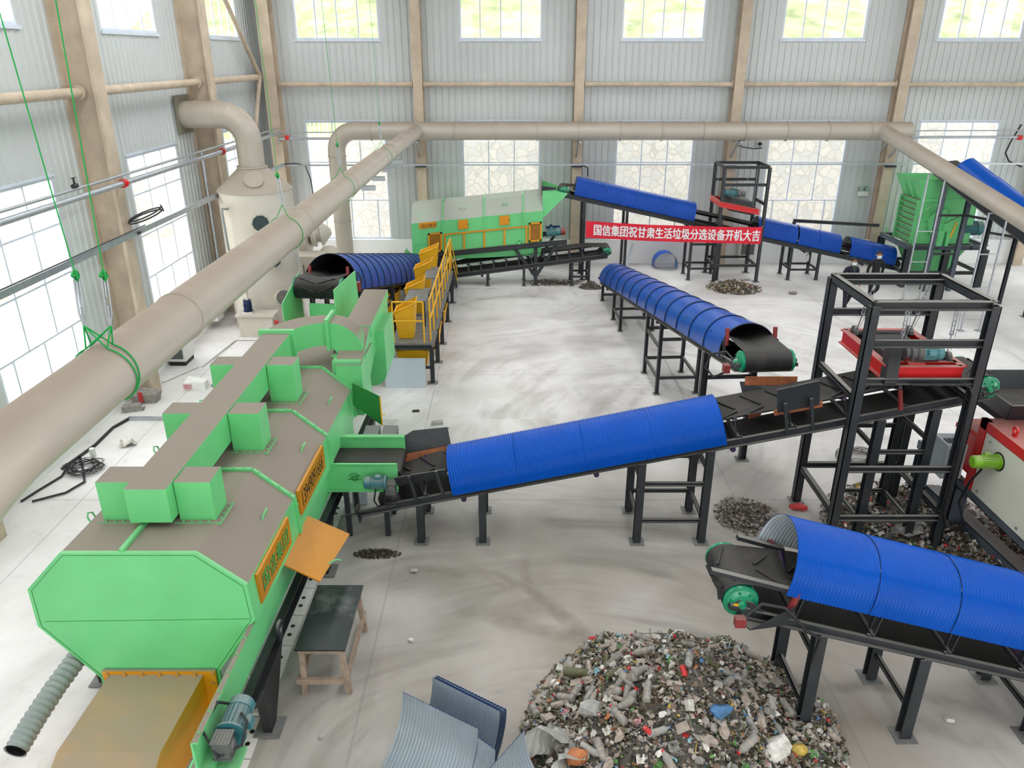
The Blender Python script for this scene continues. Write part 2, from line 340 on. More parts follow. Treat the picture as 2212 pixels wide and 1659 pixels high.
# ------------------------------------------------------------------ the hall
XL, XR, YB, YF = -9.2, 26.0, 29.66, -6.0
f = MB(); f.box(XL - .3, XR + .3, YF - .3, YB + .3, -.2, 0); struct('floor', f, FLOOR)
LZ0, LZ1, UZ0, UZ1 = .95, 5.28, 8.02, 10.6
win_back = [(-7.62, -4.66), (-1.84, 1.05), (3.86, 6.75), (9.5, 12.42), (15.0, 17.95), (20.7, 23.6)]
win_left = [(12.7, 15.72), (18.9, 21.86), (25.55, 28.3), (6.3, 9.3), (0.1, 3.1), (-4.5, -2.0)]
def wall_mesh(axis, pos, a0, a1, wins, inward):
    """cladding with window openings; ribs stand proud of the inner face"""
    T = lambda a, d, z: (a, pos - inward * d, z) if axis == 'x' else (pos - inward * d, a, z)
    mb = MB()
    def slab(p, q, z0, z1, d0, d1):
        c = [T(p, d0, z0), T(q, d0, z0), T(q, d1, z0), T(p, d1, z0), T(p, d0, z1), T(q, d0, z1), T(q, d1, z1), T(p, d1, z1)]
        mb.hexa(c)
    ws = sorted(wins); zs = [(0, LZ0, 0), (LZ0, LZ1, 1), (LZ1, UZ0, 0), (UZ0, UZ1, 1), (UZ1, ROOF, 0)]
    for z0, z1, o in zs:
        if not o: slab(a0, a1, z0, z1, 0, .12); continue
        p = a0
        for q0, q1 in ws: slab(p, q0, z0, z1, 0, .12); p = q1
        slab(p, a1, z0, z1, 0, .12)
    a = a0 + .11; k = 0
    while a < a1:
        inw = any(q0 - .06 < a < q1 + .06 for q0, q1 in ws)
        for z0, z1 in ([(LZ0, LZ0 + .0), (LZ1 + .07, UZ0 - .1), (UZ1 + .05, ROOF)] if inw else [(LZ0, ROOF)]):
            if z1 - z0 > .05:
                w0, w1, dp = .032, .016, .028
                b = [T(a - w0, 0, z0), T(a + w0, 0, z0), T(a + w1, -dp, z0), T(a - w1, -dp, z0)]
                t = [T(a - w0, 0, z1), T(a + w0, 0, z1), T(a + w1, -dp, z1), T(a - w1, -dp, z1)]
                mb.hexa(b + t)
        a += .235; k += 1
    return mb
def plinth(axis, pos, a0, a1, inward):
    mb = MB(); d0, d1 = -.0, .16
    if axis == 'x': mb.box(a0, a1, min(pos, pos + inward * d1), max(pos, pos + inward * d1), 0, LZ0 - .01)
    else: mb.box(min(pos, pos + inward * d1), max(pos, pos + inward * d1), a0, a1, 0, LZ0 - .01)
    return mb
wb = struct('wall_back', wall_mesh('x', YB, XL, XR, win_back, -1), CLAD); plinth('x', YB, XL + .17, XR, -1).build('plinth', PLASTER, wb, 'white plastered low wall')
wl = struct('wall_left', wall_mesh('y', XL, YF, YB, win_left, 1), CLAD); plinth('y', XL, YF, YB, 1).build('plinth', PLASTER, wl, 'white plastered low wall')
win_right = [(p, p + 4.5) for p in (-3, 4, 11, 18, 24.5)]
win_front = [(p, p + 4.0) for p in (-7, -1, 5, 11, 17)]
struct('wall_right', wall_mesh('y', XR, YF, YB, win_right, -1), CLAD)
struct('wall_front', wall_mesh('x', YF, XL, XR, win_front, 1), CLAD)
# roof, with openings added out of view beneath the fill lamps
r = MB(); xs = [XL - .3]
for x, w in FILL_STRIPS: xs += [x - w / 2, x + w / 2]
xs.append(XR + .3)
for i in range(0, len(xs), 2): r.box(xs[i], xs[i + 1], YF, YB, ROOF, ROOF + .15)
for i in range(1, len(xs) - 1, 2):
    r.box(xs[i], xs[i + 1], YF, -.2, ROOF, ROOF + .15); r.box(xs[i], xs[i + 1], 26.2, YB, ROOF, ROOF + .15)
struct('ceiling', r, CLAD)
WN = [0]
def window(axis, pos, a0, a1, z0, z1, inward, vs, hs, low=None, port=True):
    WN[0] += 1; T = lambda a, d, z: (a, pos - inward * d, z) if axis == 'x' else (pos - inward * d, a, z)
    mb = MB(); w = .055
    def fr(a, b, z, y, d0=.0, d1=.09): mb.hexa([T(a, d0, z), T(b, d0, z), T(b, d1, z), T(a, d1, z), T(a, d0, y), T(b, d0, y), T(b, d1, y), T(a, d1, y)])
    fr(a0, a0 + w, z0, z1); fr(a1 - w, a1, z0, z1); fr(a0 + w, a1 - w, z0, z0 + w); fr(a0 + w, a1 - w, z1 - w, z1)
    fr(a0 - .05, a1 + .05, z0 - .07, z0, -.05, .12)            # sill trim
    fr(a0 - .05, a1 + .05, z1, z1 + .05, -.035, .0)
    zb = z0 + w if low is None else low
    for v in vs: a = a0 + (a1 - a0) * v; fr(a - .02, a + .02, zb, z1 - w, .02, .07)
    for h in hs: fr(a0 + w, a1 - w, h - .02, h + .02, .018, .072)
    if low is not None:
        for v in (.16, .5, .84): a = a0 + (a1 - a0) * v; fr(a - .022, a + .022, z0 + w, low, .015, .075)
    o = mb.build('window_%d' % WN[0], ALU); o['kind'] = 'structure'
    g = MB(); g.add([T(a0 + .03, .046, z0 + .03), T(a1 - .03, .046, z0 + .03), T(a1 - .03, .046, z1 - .03), T(a0 + .03, .046, z1 - .03)], [(0, 1, 2, 3)])
    g.build('pane', GLASS, o)
    if port:
        l = bpy.data.lights.new('window_portal', 'AREA'); l.shape = 'RECTANGLE'; l.size = (a1 - a0); l.size_y = (z1 - z0)
        try: l.cycles.is_portal = True
        except Exception: pass
        p = bpy.data.objects.new('window_portal', l); COL.objects.link(p); p.location = T((a0 + a1) / 2, .2, (z0 + z1) / 2)
        d = V((0, inward, 0)) if axis == 'x' else V((inward, 0, 0)); p.rotation_euler = d.to_track_quat('-Z', 'Z').to_euler()
for a0, a1 in win_back:
    window('x', YB, a0, a1, LZ0, LZ1, -1, (.335, .665), (3.82, 2.42), 2.42); window('x', YB, a0, a1, UZ0, UZ1, -1, (.25, .5, .75), ())
for a0, a1 in win_left:
    window('y', XL, a0, a1, LZ0, LZ1, 1, (.335, .665), (4.35, 3.35, 2.3), 2.3); window('y', XL, a0, a1, UZ0, UZ1, 1, (.25, .5, .75), ())
for a0, a1 in win_right: window('y', XR, a0, a1, LZ0, LZ1, -1, (.335, .665), (3.82, 2.42)); window('y', XR, a0, a1, UZ0, UZ1, -1, (.25, .5, .75), ())
for a0, a1 in win_front: window('x', YF, a0, a1, LZ0, LZ1, 1, (.335, .665), (3.82, 2.42)); window('x', YF, a0, a1, UZ0, UZ1, 1, (.25, .5, .75), ())
# columns: fireproofed H sections
def column(x, y, axis, depth, fl=.34, taper=0.):
    mb = MB()
    if axis == 'x':   # on the back wall: outer flange seen face on
        mb.box(x - fl / 2, x + fl / 2, y - depth, y - depth + .06, 0, ROOF); mb.box(x - .03, x + .03, y - depth + .06, y - .06, 0, ROOF); mb.box(x - fl / 2, x + fl / 2, y - .06, y, 0, ROOF)
    else:
        t = taper; d = depth
        mb.hexa([(x + d - .07, y - fl / 2, 0), (x + d, y - fl / 2, 0), (x + d, y + fl / 2, 0), (x + d - .07, y + fl / 2, 0), (x + d + t - .07, y - fl / 2, ROOF), (x + d + t, y - fl / 2, ROOF), (x + d + t, y + fl / 2, ROOF), (x + d + t - .07, y + fl / 2, ROOF)])
        mb.hexa([(x, y - .04, 0), (x + d - .07, y - .04, 0), (x + d - .07, y + .04, 0), (x, y + .04, 0), (x, y - .04, ROOF), (x + d + t - .07, y - .04, ROOF), (x + d + t - .07, y + .04, ROOF), (x, y + .04, ROOF)])
        mb.box(x, x + .07, y - fl / 2, y + fl / 2, 0, ROOF)
    o = struct('column', mb, COLUMN); return o
for x in (-3.35, 2.4, 8.07, 13.91, 19.6): column(x, YB, 'x', .5)
column(-8.55, YB, 'x', .62, .42)
for y in (4.6, 10.75, 17.0, 23.4): column(XL, y, 'y', .62, .42, .12)
# pipe struts between the columns
k = 0
for (a, b) in ((-8.3, -3.55), (-3.15, 2.2), (2.6, 7.87), (8.27, 13.7), (14.1, 19.4)):
    k += 1; m = MB(); m.cyl((a, YB - .3, 6.55), (b, YB - .3, 6.55), .085, n=14); m.cyl((a, YB - .3, 6.55), (a + .04, YB - .3, 6.55), .13, n=14); m.cyl((b - .04, YB - .3, 6.55), (b, YB - .3, 6.55), .13, n=14)
    struct('trim_%d' % k, m, COLUMN)
for (a, b) in ((4.7, 10.6), (10.9, 16.85), (17.15, 23.25), (23.55, 28.9)):
    k += 1; m = MB(); m.cyl((XL + .3, a, 6.8), (XL + .3, b, 6.8), .1, n=14); m.cyl((XL + .3, b - .05, 6.8), (XL + .3, b, 6.8), .15, n=14); struct('trim_%d' % k, m, COLUMN)
# corner wind brace
for (p, q) in (((-8.85, 23.7, 11.4), (-8.85, 28.9, 6.9)), ((-8.85, 28.9, 6.75), (-8.85, 26.4, 3.2)), ((-8.85, 24.0, 6.9), (-8.85, 24.6, 11.4))):
    k += 1; m = MB(); m.cyl(p, q, .075, n=10); struct('trim_%d' % k, m, COLUMN)
# outside: yard, retaining walls, hillside, fence
g = MB(); g.box(-60, 70, YB + .35, 80, -.25, -.05); g.box(-60, XL - .35, -30, YB + .35, -.25, -.05); g.box(XR + .35, 70, -30, YB + .35, -.25, -.05); g.box(XL - .35, XR + .35, -30, YF - .35, -.25, -.05)
struct('ground_outside', g, YARD)
g = MB(); g.box(-17, -.4, 34.4, 35.4, -.1, 4.1); g.box(-.4, 40, 34.4, 35.4, -.1, 5.3); o = struct('terrain_wall', g, STONE)
g = MB(); g.box(-18, -17, -10, 35.4, -.1, 3.9); struct('terrain_wall', g, STONE)
g = MB(); rows = []
random.seed(3)
for i in range(14):
    y = 35.4 + i * 2.6; rows.append([(-22 + j * 3.2, y, 4.0 + max(0, i - 1) * 1.15 + random.uniform(-.25, .25)) for j in range(22)])
g.grid(rows); rows = []
for i in range(14):
    x = -18 - i * 2.6; rows.append([(x, -12 + j * 3.2, 3.8 + max(0, i - 1) * 1.1 + random.uniform(-.25, .25)) for j in range(17)])
g.grid(rows); struct('hills', g, HILLS)
g = MB()
for i in range(58):
    x = -12 + i * .19; g.bar((x, 35.0, 4.13), (x, 35.0, 5.75), .035, .035)
for z in (4.35, 4.95, 5.55): g.bar((-12, 35.0, z), (-1.0, 35.0, z), .05, .04)
tag(g.build('fence', WHITE), 'white lattice fence outside on top of the stone wall', 'fence')
# perforated trench covers beside the near green screen
k = 0
for i in range(13):
    y0 = 4.6 + i * .62; y1 = y0 + .6
    mb = MB(); X0, X1 = -4.4, -3.03; holes = []
    mb.box(X0, X1, y0, y1, .0, .012); mb.m = 1
    for hx in (-3.32, -3.13):
        for hy in (.2, .38): mb.cyl((hx, y0 + hy, .012), (hx, y0 + hy, .0145), .032, n=10)
    mb.m = 0
    mb.cyl((X0, y0 + .03, .014), (X1 - .12, y0 + .03, .014), .02, n=8)
    o = mb.build('trench_cover', [TRENCH, BLACK])
    tag(o, 'pale perforated trench cover slab in the floor strip under the near green screen', 'trench cover', 'perforated trench covers')
# ------------------------------------------------------------------ belt conveyors
def conveyor(name, label, tail, head, wb, hw, head_r=.16, covers=(), corr=True, inner=PALEIN, cmat=BLUE, cov_h=.55, cov_base=-.12, legs=(), idl=.95, rail_h=.14, rail_drop=.30,
             rail_ext=(.0, .0), chev=False, seams=.9, motor=True, group=None, braces=(), tail_ext=0., cov_hw=None, footplate=True, pitch=.042, head_mat=None, guard=True, rail_mat=STEEL, idler_t=None):
    """tail, head: centre of the belt's carrying surface at either end. wb belt half width, hw rail half spacing"""
    A, B = V(tail), V(head); d = B - A; Ln = d.length; d.normalize(); s = d.cross(V((0, 0, 1))); s.normalize(); n = s.cross(d)
    P = lambda t, x, z: A + d * t + s * x + n * z
    T = thing(name, label, 'conveyor', (A.x, A.y, 0), group)
    r = head_r; N = max(10, int(Ln / .25))
    # belt: troughed carrying run, wrapped drums, flat return run
    prof = [-1, -.55, -.2, .2, .55, 1]
    rows = []
    for i in range(N + 1):
        t = Ln * i / N; k = min(1, max(0, t / .7)) * min(1, max(0, (Ln - t) / .8)); tr = .11 * k
        rows.append([P(t, wb * u, tr * max(0, abs(u) - .2) / .8 * 1.0) for u in prof])
    for i in range(1, 9): a = PI * i / 8; rows.append([P(Ln + r * math.sin(a), wb * u, -r + r * math.cos(a)) for u in prof])
    for i in range(1, N): rows.append([P(Ln * (1 - i / N), wb * u, -2 * r) for u in prof])
    for i in range(0, 9): a = PI * i / 8; rows.append([P(-r * math.sin(a), wb * u, -r - r * math.cos(a)) for u in prof])
    mb = MB(); mb.grid(rows)
    if chev:
        t = .35
        while t < Ln + .1:
            for sg in (-1, 1):
                tt = min(t, Ln - .05); k = min(1, (Ln - tt) / .8)
                mb.bar(P(tt - .26, sg * wb * .82, .085 * k + .012), P(tt, sg * .05, .012), .03, .022, n)
            t += .42
        for a in (.5, 1.3, 2.1):
            for sg in (-1, 1):
                nn = d * math.sin(a) + n * math.cos(a)
                c1 = A + d * Ln - n * r + nn * (r + .01); nn2 = d * math.sin(a + .6) + n * math.cos(a + .6); c2 = A + d * Ln - n * r + nn2 * (r + .01)
                mb.bar(c2 + s * sg * .05, c1 + s * sg * wb * .8, .03, .03, nn)
    b = mb.build('belt', BELT, T)
    # drums
    for nm, t, m in (('head_pulley', Ln, head_mat or PULLEY), ('tail_pulley', 0, BLACK if head_mat is None else BLACK)):
        q = MB(); c0 = P(t, 0, -r); rr = r - .012
        for sg in (-1, 1):
            e = c0 + s * sg * (wb + .03)
            q.lathe(c0, s * sg, [(0, rr), (wb + .02, rr), (wb + .035, rr + .012), (wb + .05, rr), (wb + .055, rr * .82), (wb + .08, rr * .55), (wb + .085, rr * .3), (wb + .14, .035)], 24)
            for j in range(6):
                a = j * PI / 3; q.cyl(e + (d * math.cos(a) + n * math.sin(a)) * rr * .68 + s * sg * .035, e + (d * math.cos(a) + n * math.sin(a)) * rr * .68 + s * sg * .06, .014, n=8)
        q.build(nm, m, T)
    # side rails
    for sg in (-1, 1):
        q = MB(); q.channel(P(-rail_ext[0], sg * hw, -rail_drop), P(Ln + rail_ext[1], sg * hw, -rail_drop), .06, rail_h, .012, n, side=sg)
        # shaft brackets at the head
        q.plate([P(Ln - .28, sg * hw, -rail_drop + rail_h / 2), P(Ln + .1, sg * hw, -rail_drop + rail_h / 2), P(Ln + .05, sg * hw, -r + .05), P(Ln - .12, sg * hw, -r + .05)], .015)
        q.bar(P(Ln - .1, sg * hw, -r - .05), P(Ln + .13, sg * hw, -r - .05), .08, .06, n)
        q.build('side_rail', rail_mat, T)
    if tail_ext:
        for sg in (-1, 1):
            q = MB(); q.channel(P(-tail_ext, sg * hw, -rail_drop - .02), P(.1, sg * hw, -rail_drop - .02), .05, .12, .012, n, side=sg); q.plate([P(-tail_ext, sg * hw - .1, -rail_drop - .14), P(-tail_ext, sg * hw + .1, -rail_drop - .14), P(-tail_ext, sg * hw + .1, -rail_drop + .12), P(-tail_ext, sg * hw - .1, -rail_drop + .12)], .02)
            q.cyl(P(-tail_ext - .3, sg * hw, -rail_drop), P(.1, sg * hw, -rail_drop), .016, n=8); q.build('belt_tensioner', rail_mat, T)
    # troughing idlers on their brackets
    t = .6 if idler_t is None else idler_t
    while t < Ln - .5:
        q = MB(); z = -rail_drop + rail_h / 2
        q.bar(P(t, -hw, z + .02), P(t, hw, z + .02), .05, .04, n)
        for sg in (-1, 1):
            q.bar(P(t - .02, sg * hw * .96, z), P(t - .02, sg * (wb + .03), .07), .04, .012, d); q.bar(P(t, sg * hw * .78, z + .02), P(t, sg * wb * .85, .02), .05, .014, d)
            q.cbox(P(t + .05, sg * hw, z + .015), .03, .03, .03)
        q.m = 1
        q.cyl(P(t, -wb * .2, -.035), P(t, wb * .2, -.035), .035, n=8)
        for sg in (-1, 1): q.cyl(P(t, sg * wb * .25, -.03), P(t, sg * wb * .98, .07), .035, n=8)
        q.build('idler', [rail_mat, PURPLE], T); t += idl
    for t in [x * 2.2 + 1.2 for x in range(int((Ln - 1.5) / 2.2))]:
        q = MB(); q.cyl(P(t, -hw, -rail_drop - rail_h / 2 - .05), P(t, hw, -rail_drop - rail_h / 2 - .05), .045, n=10); q.build('return_roller', PURPLE, T)
    # arched covers
    ch = cov_hw or hw; nA = 26
    for (t0, t1, *rest) in covers:
        ins = rest[0] if rest else inner
        segs = [(t0, t1)]
        if not corr:
            kk = max(1, round((t1 - t0) / seams)); segs = [(t0 + (t1 - t0) * i / kk, t0 + (t1 - t0) * (i + 1) / kk) for i in range(kk)]
        else:
            kk = max(1, round((t1 - t0) / 1.05)); segs = [(t0 + (t1 - t0) * i / kk, t0 + (t1 - t0) * (i + 1) / kk) for i in range(kk)]
        for si, (a, c) in enumerate(segs):
            q = MB()
            if corr:
                nr = max(2, round((c - a) / pitch)); M = nr * 4; st = [(a + (c - a) * i / M, .009 * math.cos(2 * PI * i / 4)) for i in range(M + 1)]
                if si: st[0] = (a, -.004)
            else: st = [(a - .01, -.006), (a + (c - a) * .5, .004), (c - .03, .012), (c, .0165)]
            def ring(t, o):
                pts = []
                for i in range(nA + 1):
                    u = PI * i / nA; pts.append(P(t, math.cos(u) * (ch + o), cov_base + (math.sin(u) ** .9 if 0 < i < nA else 0) * (cov_h + o)))
                return pts
            q.grid([ring(t, o) for t, o in st]); q.m = 1
            if not corr: q.grid([ring(c, .0165), ring(c + .002, .002)], False)  # lip in the dark backing colour paints the cut edge and shadow gap
            q.grid([ring(t, o - .006) if corr else ring(t, -.018) for t, o in st])
            q.build('cover_sheet', [cmat, ins], T, fixn=False)
    # support legs
    L = {}
    for i, (t, gauge) in enumerate(legs):
        for sg in (-1, 1):
            top = P(t, sg * hw, -rail_drop - rail_h / 2); q = MB(); q.hbeam((top.x, top.y, .012), (top.x, top.y, top.z + .02), gauge, gauge, .012, s)
            lg = q.build('leg', rail_mat, T)
            if footplate: q = MB(); q.box(top.x - gauge, top.x + gauge, top.y - gauge, top.y + gauge, 0, .014); q.build('foot_plate', MATS['bolted_foot_plate'], lg)
            L[(i, sg)] = top
        zb = min(.42, L[(i, 1)].z * .4)
        a, c = L[(i, -1)], L[(i, 1)]
        for zz in ([zb, a.z * .78] if a.z > 1.4 else [zb]): q = MB(); q.channel((a.x, a.y, zz), (c.x, c.y, zz), .05, .07, .01); q.build('cross_brace', rail_mat, T)
    for (i, j) in braces:
        for sg in (-1, 1):
            a, c = L[(i, sg)], L[(j, sg)]; z = min(.42, a.z * .4, c.z * .4)
            for zz in ([z, min(a.z, c.z) * .75] if min(a.z, c.z) > 1.4 else [z]): q = MB(); q.channel((a.x, a.y, zz), (c.x, c.y, zz), .05, .07, .01); q.build('tie_bar', rail_mat, T)
    return T, P, Ln
mat('bolted_foot_plate', (.20, .20, .19), .6, .2, .2, 6)

# 1: rising belt from the near green screen to the press (runs along X)
C1, P1, L1 = conveyor('belt_conveyor', 'long rising conveyor with ribbed blue cover from the near green screen to the magnet frame', (-2.05, 11.26, .98), (7.28, 11.26, 2.98), .40, .48, head_r=.19,
    covers=[(1.06, 5.5)], legs=[(.47, .12), (1.52, .12), (4.15, .12), (5.25, .12), (7.9, .13), (8.75, .13)], braces=[(2, 3), (4, 5)], chev=True, tail_ext=.55, cov_h=.58, cov_base=-.27, idl=.85, cov_hw=.55)
def c1_plate(pts, t=.012, m=STEEL, nm='skirt_plate'):
    q = MB(); q.plate(pts, t); return q.build(nm, m, C1)
c1_plate([P1(.2, -.42, .02), P1(1.05, -.42, .02), P1(1.05, -.60, .42), P1(.45, -.60, .48), P1(.2, -.55, .40)])
c1_plate([P1(.2, .42, .02), P1(1.05, .42, .02), P1(1.05, .52, .22), P1(.2, .52, .24)])
c1_plate([P1(.2, -.36, .03), P1(1.05, -.36, .03), P1(1.05, -.41, .16), P1(.2, -.41, .16)], .02, RUST, 'skirt_rubber')
for t in (.45, .9): q = MB(); q.bar(P1(t, .5, -.3), P1(t, .53, .22), .05, .03); q.build('skirt_post', STEEL, C1)
# deflector plates where the crossing belt drops onto it
q = MB(); q.plate([P1(6.35, .43, .06), P1(7.0, .43, .06), P1(7.0, .52, .52), P1(6.35, .52, .50)], .012); q.build('deflector_plate', STEEL, C1)
q = MB(); q.plate([P1(6.3, .41, .01), P1(7.05, .41, .01), P1(7.05, .425, .11), P1(6.3, .425, .11)], .02); q.build('skirt_rubber', RUST, C1)
for t in (6.45, 6.85): q = MB(); q.bar(P1(t, .5, -.3), P1(t, .535, .25), .05, .03); q.build('skirt_post', STEEL, C1)
q = MB(); q.cyl(P1(8.2, .5, -.25), P1(8.2, .5, .1), .035, n=10); q.build('guide_roller', MAROON, C1)
q = MB(); pts = [P1(6.2 + .1 * i, -.2, -.62 - .12 * math.sin(PI * i / 14)) for i in range(15)]
for o in (0, .03, .06): q.tube([p + V((0, o, -o)) for p in pts], .018, 6)
q.build('power_cable', CABLE, C1)

# 2: blue half-round belt coming down the middle towards the camera (runs along Y)
C2, P2, L2 = conveyor('belt_conveyor', 'long conveyor under a smooth blue half-round cover rising along the middle of the hall', (3.44, 25.2, .80), (4.26, 12.05, 2.96), .40, .48, head_r=.19,
    covers=[(.1, 12.55)], corr=False, inner=DARKIN, cmat=BLUES, legs=[(.6, .08), (2.6, .08), (3.7, .08), (7.0, .08), (8.35, .08), (11.7, .12)], braces=[(1, 2), (3, 4)], cov_h=.58, cov_base=-.27, seams=.95, cov_hw=.52, idl=1.6)
for sg in (-1, 1): q = MB(); q.cyl(P2(12.65, sg * .43, -.05), P2(12.65, sg * .43, .26), .04, n=10); q.build('guide_roller', MAROON, C2); q = MB(); q.bar(P2(12.65, sg * .47, -.3), P2(12.65, sg * .47, 0.05), .05, .03); q.build('roller_post', STEEL, C2)
q = MB(); q.cbox(P2(13.35, .66, -.30), .1, .14, .14); q.build('terminal_box', MAROON, C2)
q = MB(); q.tube([P2(13.3, .5, -.2), P2(13.2, .62, -.05), P2(13.1, .85, -.1), P2(13.05, .92, -.35), P2(13.15, .8, -.5), P2(13.3, .66, -.38)], .022, 8); q.build('power_cable', CABLE, C2)
# receiving chute plates under its head
q = MB(); q.plate([(3.78, 11.72, 2.52), (4.82, 11.72, 2.52), (4.78, 11.58, 2.30), (3.95, 11.58, 1.93)], .012); q.build('chute_plate', STEEL, C2)
q = MB(); q.plate([(3.86, 11.70, 2.62), (4.72, 11.70, 2.62), (4.72, 11.69, 2.47), (3.86, 11.69, 2.47)], .02); q.build('chute_rubber', RUST, C2)
q = MB(); q.plate([(3.90, 11.60, 2.08), (4.16, 11.60, 2.15), (4.16, 11.57, 1.98), (3.96, 11.57, 1.90)], .02); q.build('chute_rubber', RUST, C2)

# 3: near right conveyor running down to the right
C3, P3, L3 = conveyor('belt_conveyor', 'nearest conveyor with ribbed blue cover and chevron belt at the lower right', (9.6, 7.26, .22), (2.58, 7.26, 2.15), .38, .47, head_r=.20,
    covers=[(1.0, 6.9)], legs=[(1.4, .13), (3.45, .13), (5.0, .13), (6.28, .13)], cov_h=.62, cov_base=.07, chev=True, cov_hw=.52, idl=.95, rail_h=.12, idler_t=.95)
for sg in (-1, 1):
    q = MB(); q.bar(P3(6.6, sg * .42, .08), P3(7.75 if sg < 0 else 7.2, sg * .42, .10), .07, .05); q.build('guard_bar', STEEL, C3)
    q = MB(); q.cyl(P3(6.75, sg * .48, -.12), P3(6.75, sg * .48, .12), .04, n=10); q.build('guide_roller', MAROON, C3)
q = MB(); q.cbox(P3(7.30, -.62 if P3(0, 1, 0).y > 7.26 else .62, -.32), .11, .09, .11); q.build('terminal_box', MAROON, C3)
sg3 = 1 if P3(0, 1, 0).y < 7.26 else -1
q = MB(); q.plate([P3(6.7, sg3 * .47, -.34), P3(7.25, sg3 * .47, -.40), P3(7.15, sg3 * .62, -.40), P3(6.75, sg3 * .55, -.02)], .015); q.build('head_bracket', STEEL, C3)
q = MB(); q.tube([P3(7.25, sg3 * .6, -.25), P3(7.15, sg3 * .6, -.05), P3(6.9, sg3 * .62, -.02), P3(6.7, sg3 * .6, -.15), P3(6.5, sg3 * .56, -.3), P3(6.3, sg3 * .54, -.36), P3(6.25, sg3 * .54, -.7)], .018, 8); q.build('power_cable', CABLE, C3)
q = MB(); q.cbox(P3(L3 + .05, sg3 * .49, -.22), .09, .012, .05); q.build('warning_sticker', MATS['yellow_enamel'], C3)

# 5: belt under a wide blue cover feeding the near screen (far left, beside the sorting gallery)
C5, P5, L5 = conveyor('belt_conveyor', 'conveyor with dark belt and wide blue cover beside the yellow sorting gallery', (-3.35, 26.2, .66), (-4.40, 17.05, 2.85), .52, .60, head_r=.25,
    covers=[(.3, 8.7)], corr=False, inner=DARKIN, cmat=BLUEM, legs=[(1.0, .1), (3.2, .1), (5.4, .1), (7.4, .1), (8.4, .1)], braces=[(2, 3)], cov_h=.82, cov_base=-.30, chev=True, seams=.62, cov_hw=.66, idl=1.6)
for sg in (-1, 1): q = MB(); q.cyl(P5(8.85, sg * .46, -.02), P5(8.85, sg * .46, .24), .04, n=10); q.build('guide_roller', MAROON, C5)
q = MB(); q.cbox(P5(9.1, -.78, -.2), .12, .16, .2); q.build('terminal_box', MAROON, C5)
q = MB(); q.tube([P5(9.0, -.62, .05), P5(8.9, -.72, .12), P5(8.85, -.8, -.05), P5(8.9, -.78, -.3)], .025, 8); q.build('power_cable', CABLE, C5)

# 6: conveyor along the back wall climbing left to the far screen
C6, P6, L6 = conveyor('belt_conveyor', 'conveyor along the back wall with four ribbed blue covers climbing left to the far screen', (13.9, 27.55, .72), (1.85, 27.55, 3.32), .36, .45, head_r=.18,
    covers=[(.1, 1.84), (2.2, 3.79), (3.84, 5.32), (7.63, 11.97)], legs=[(2.85, .09), (3.9, .09), (6.55, .09), (7.6, .09), (10.0, .09), (11.55, .1)], braces=[(0, 1), (2, 3)], cov_h=.58, cov_base=-.2, cmat=BLUED, cov_hw=.5, idl=1.2, pitch=.06)
# 4: belt lying under the far screen
C4, P4, L4 = conveyor('belt_conveyor', 'low bare conveyor passing beneath the far green screen', (-2.3, 26.75, .62), (3.3, 26.75, 1.36), .34, .42, head_r=.15,
    legs=[(1.4, .08), (2.7, .08), (4.4, .08), (5.0, .08)], idl=.45, braces=[(2, 3)], idler_t=.3)
# 7: belt climbing to the shredder from the right
C7, P7, L7 = conveyor('belt_conveyor', 'steep conveyor with smooth blue cover feeding the green shredder', (17.9, 20.6, .9), (14.55, 26.3, 4.25), .42, .50, head_r=.16,
    covers=[(.6, 6.9)], corr=False, inner=DARKIN, cmat=BLUES, legs=[(1.9, .12), (3.0, .12)], cov_h=.6, cov_base=-.14, rail_h=.26, rail_mat=STEEL, seams=1.0, cov_hw=.58)
# ------------------------------------------------------------------ shared pieces
def motor(parent, c, axis, r, L, m=None, side=(0, 0, 1), name='motor', flange=True):
    """finned electric motor: c = drive end, axis points to the fan cowl, side = where the terminal box sits"""
    m = m or TEAL; c = V(c); a = V(axis); a.normalize(); u = V(side); u = u - a * u.dot(a); u.normalize(); w = a.cross(u)
    q = MB(); q.lathe(c, a, [(0, r * 1.25), (L * .06, r * 1.25), (L * .07, r * .92), (L * .70, r * .92), (L * .71, r * 1.02), (L * .96, r * 1.0), (L, r * .8)], 20)
    for i in range(18):
        t = 2 * PI * i / 18; dr = u * math.cos(t) + w * math.sin(t)
        q.bar(c + a * L * .1 + dr * r * .97, c + a * L * .68 + dr * r * .97, .012, r * .16, dr)
    o = q.build(name, m, parent)
    q = MB(); q.cbox(c + a * L * .36 + u * r * 1.12, r * .75, r * .85, r * .55, Matrix((w, a, u)).transposed()); q.build('terminal_box', m, o)
    return o
def gearbox(parent, c, s=.13, name='gearbox', ax=(0, -1, 0)):
    c = V(c); q = MB(); q.cbox(c, s * 1.5, s * 1.5, s * 1.9)
    a = V(ax); q.lathe(c + a * s * .75, a, [(0, s * .72), (s * .1, s * .72), (s * .12, s * .55), (s * .25, s * .5), (s * .26, s * .25), (s * .3, s * .2)], 18)
    for z in (-.95, .95): q.cbox(c + V((0, 0, z * s)), s * 1.7, s * 1.7, s * .12)
    for i in range(5): q.cbox(c + V(((i - 2) * s * .3, 0, s * 1.02)), s * .08, s * 1.5, s * .1)
    return q.build(name, MOTORGREY, parent)
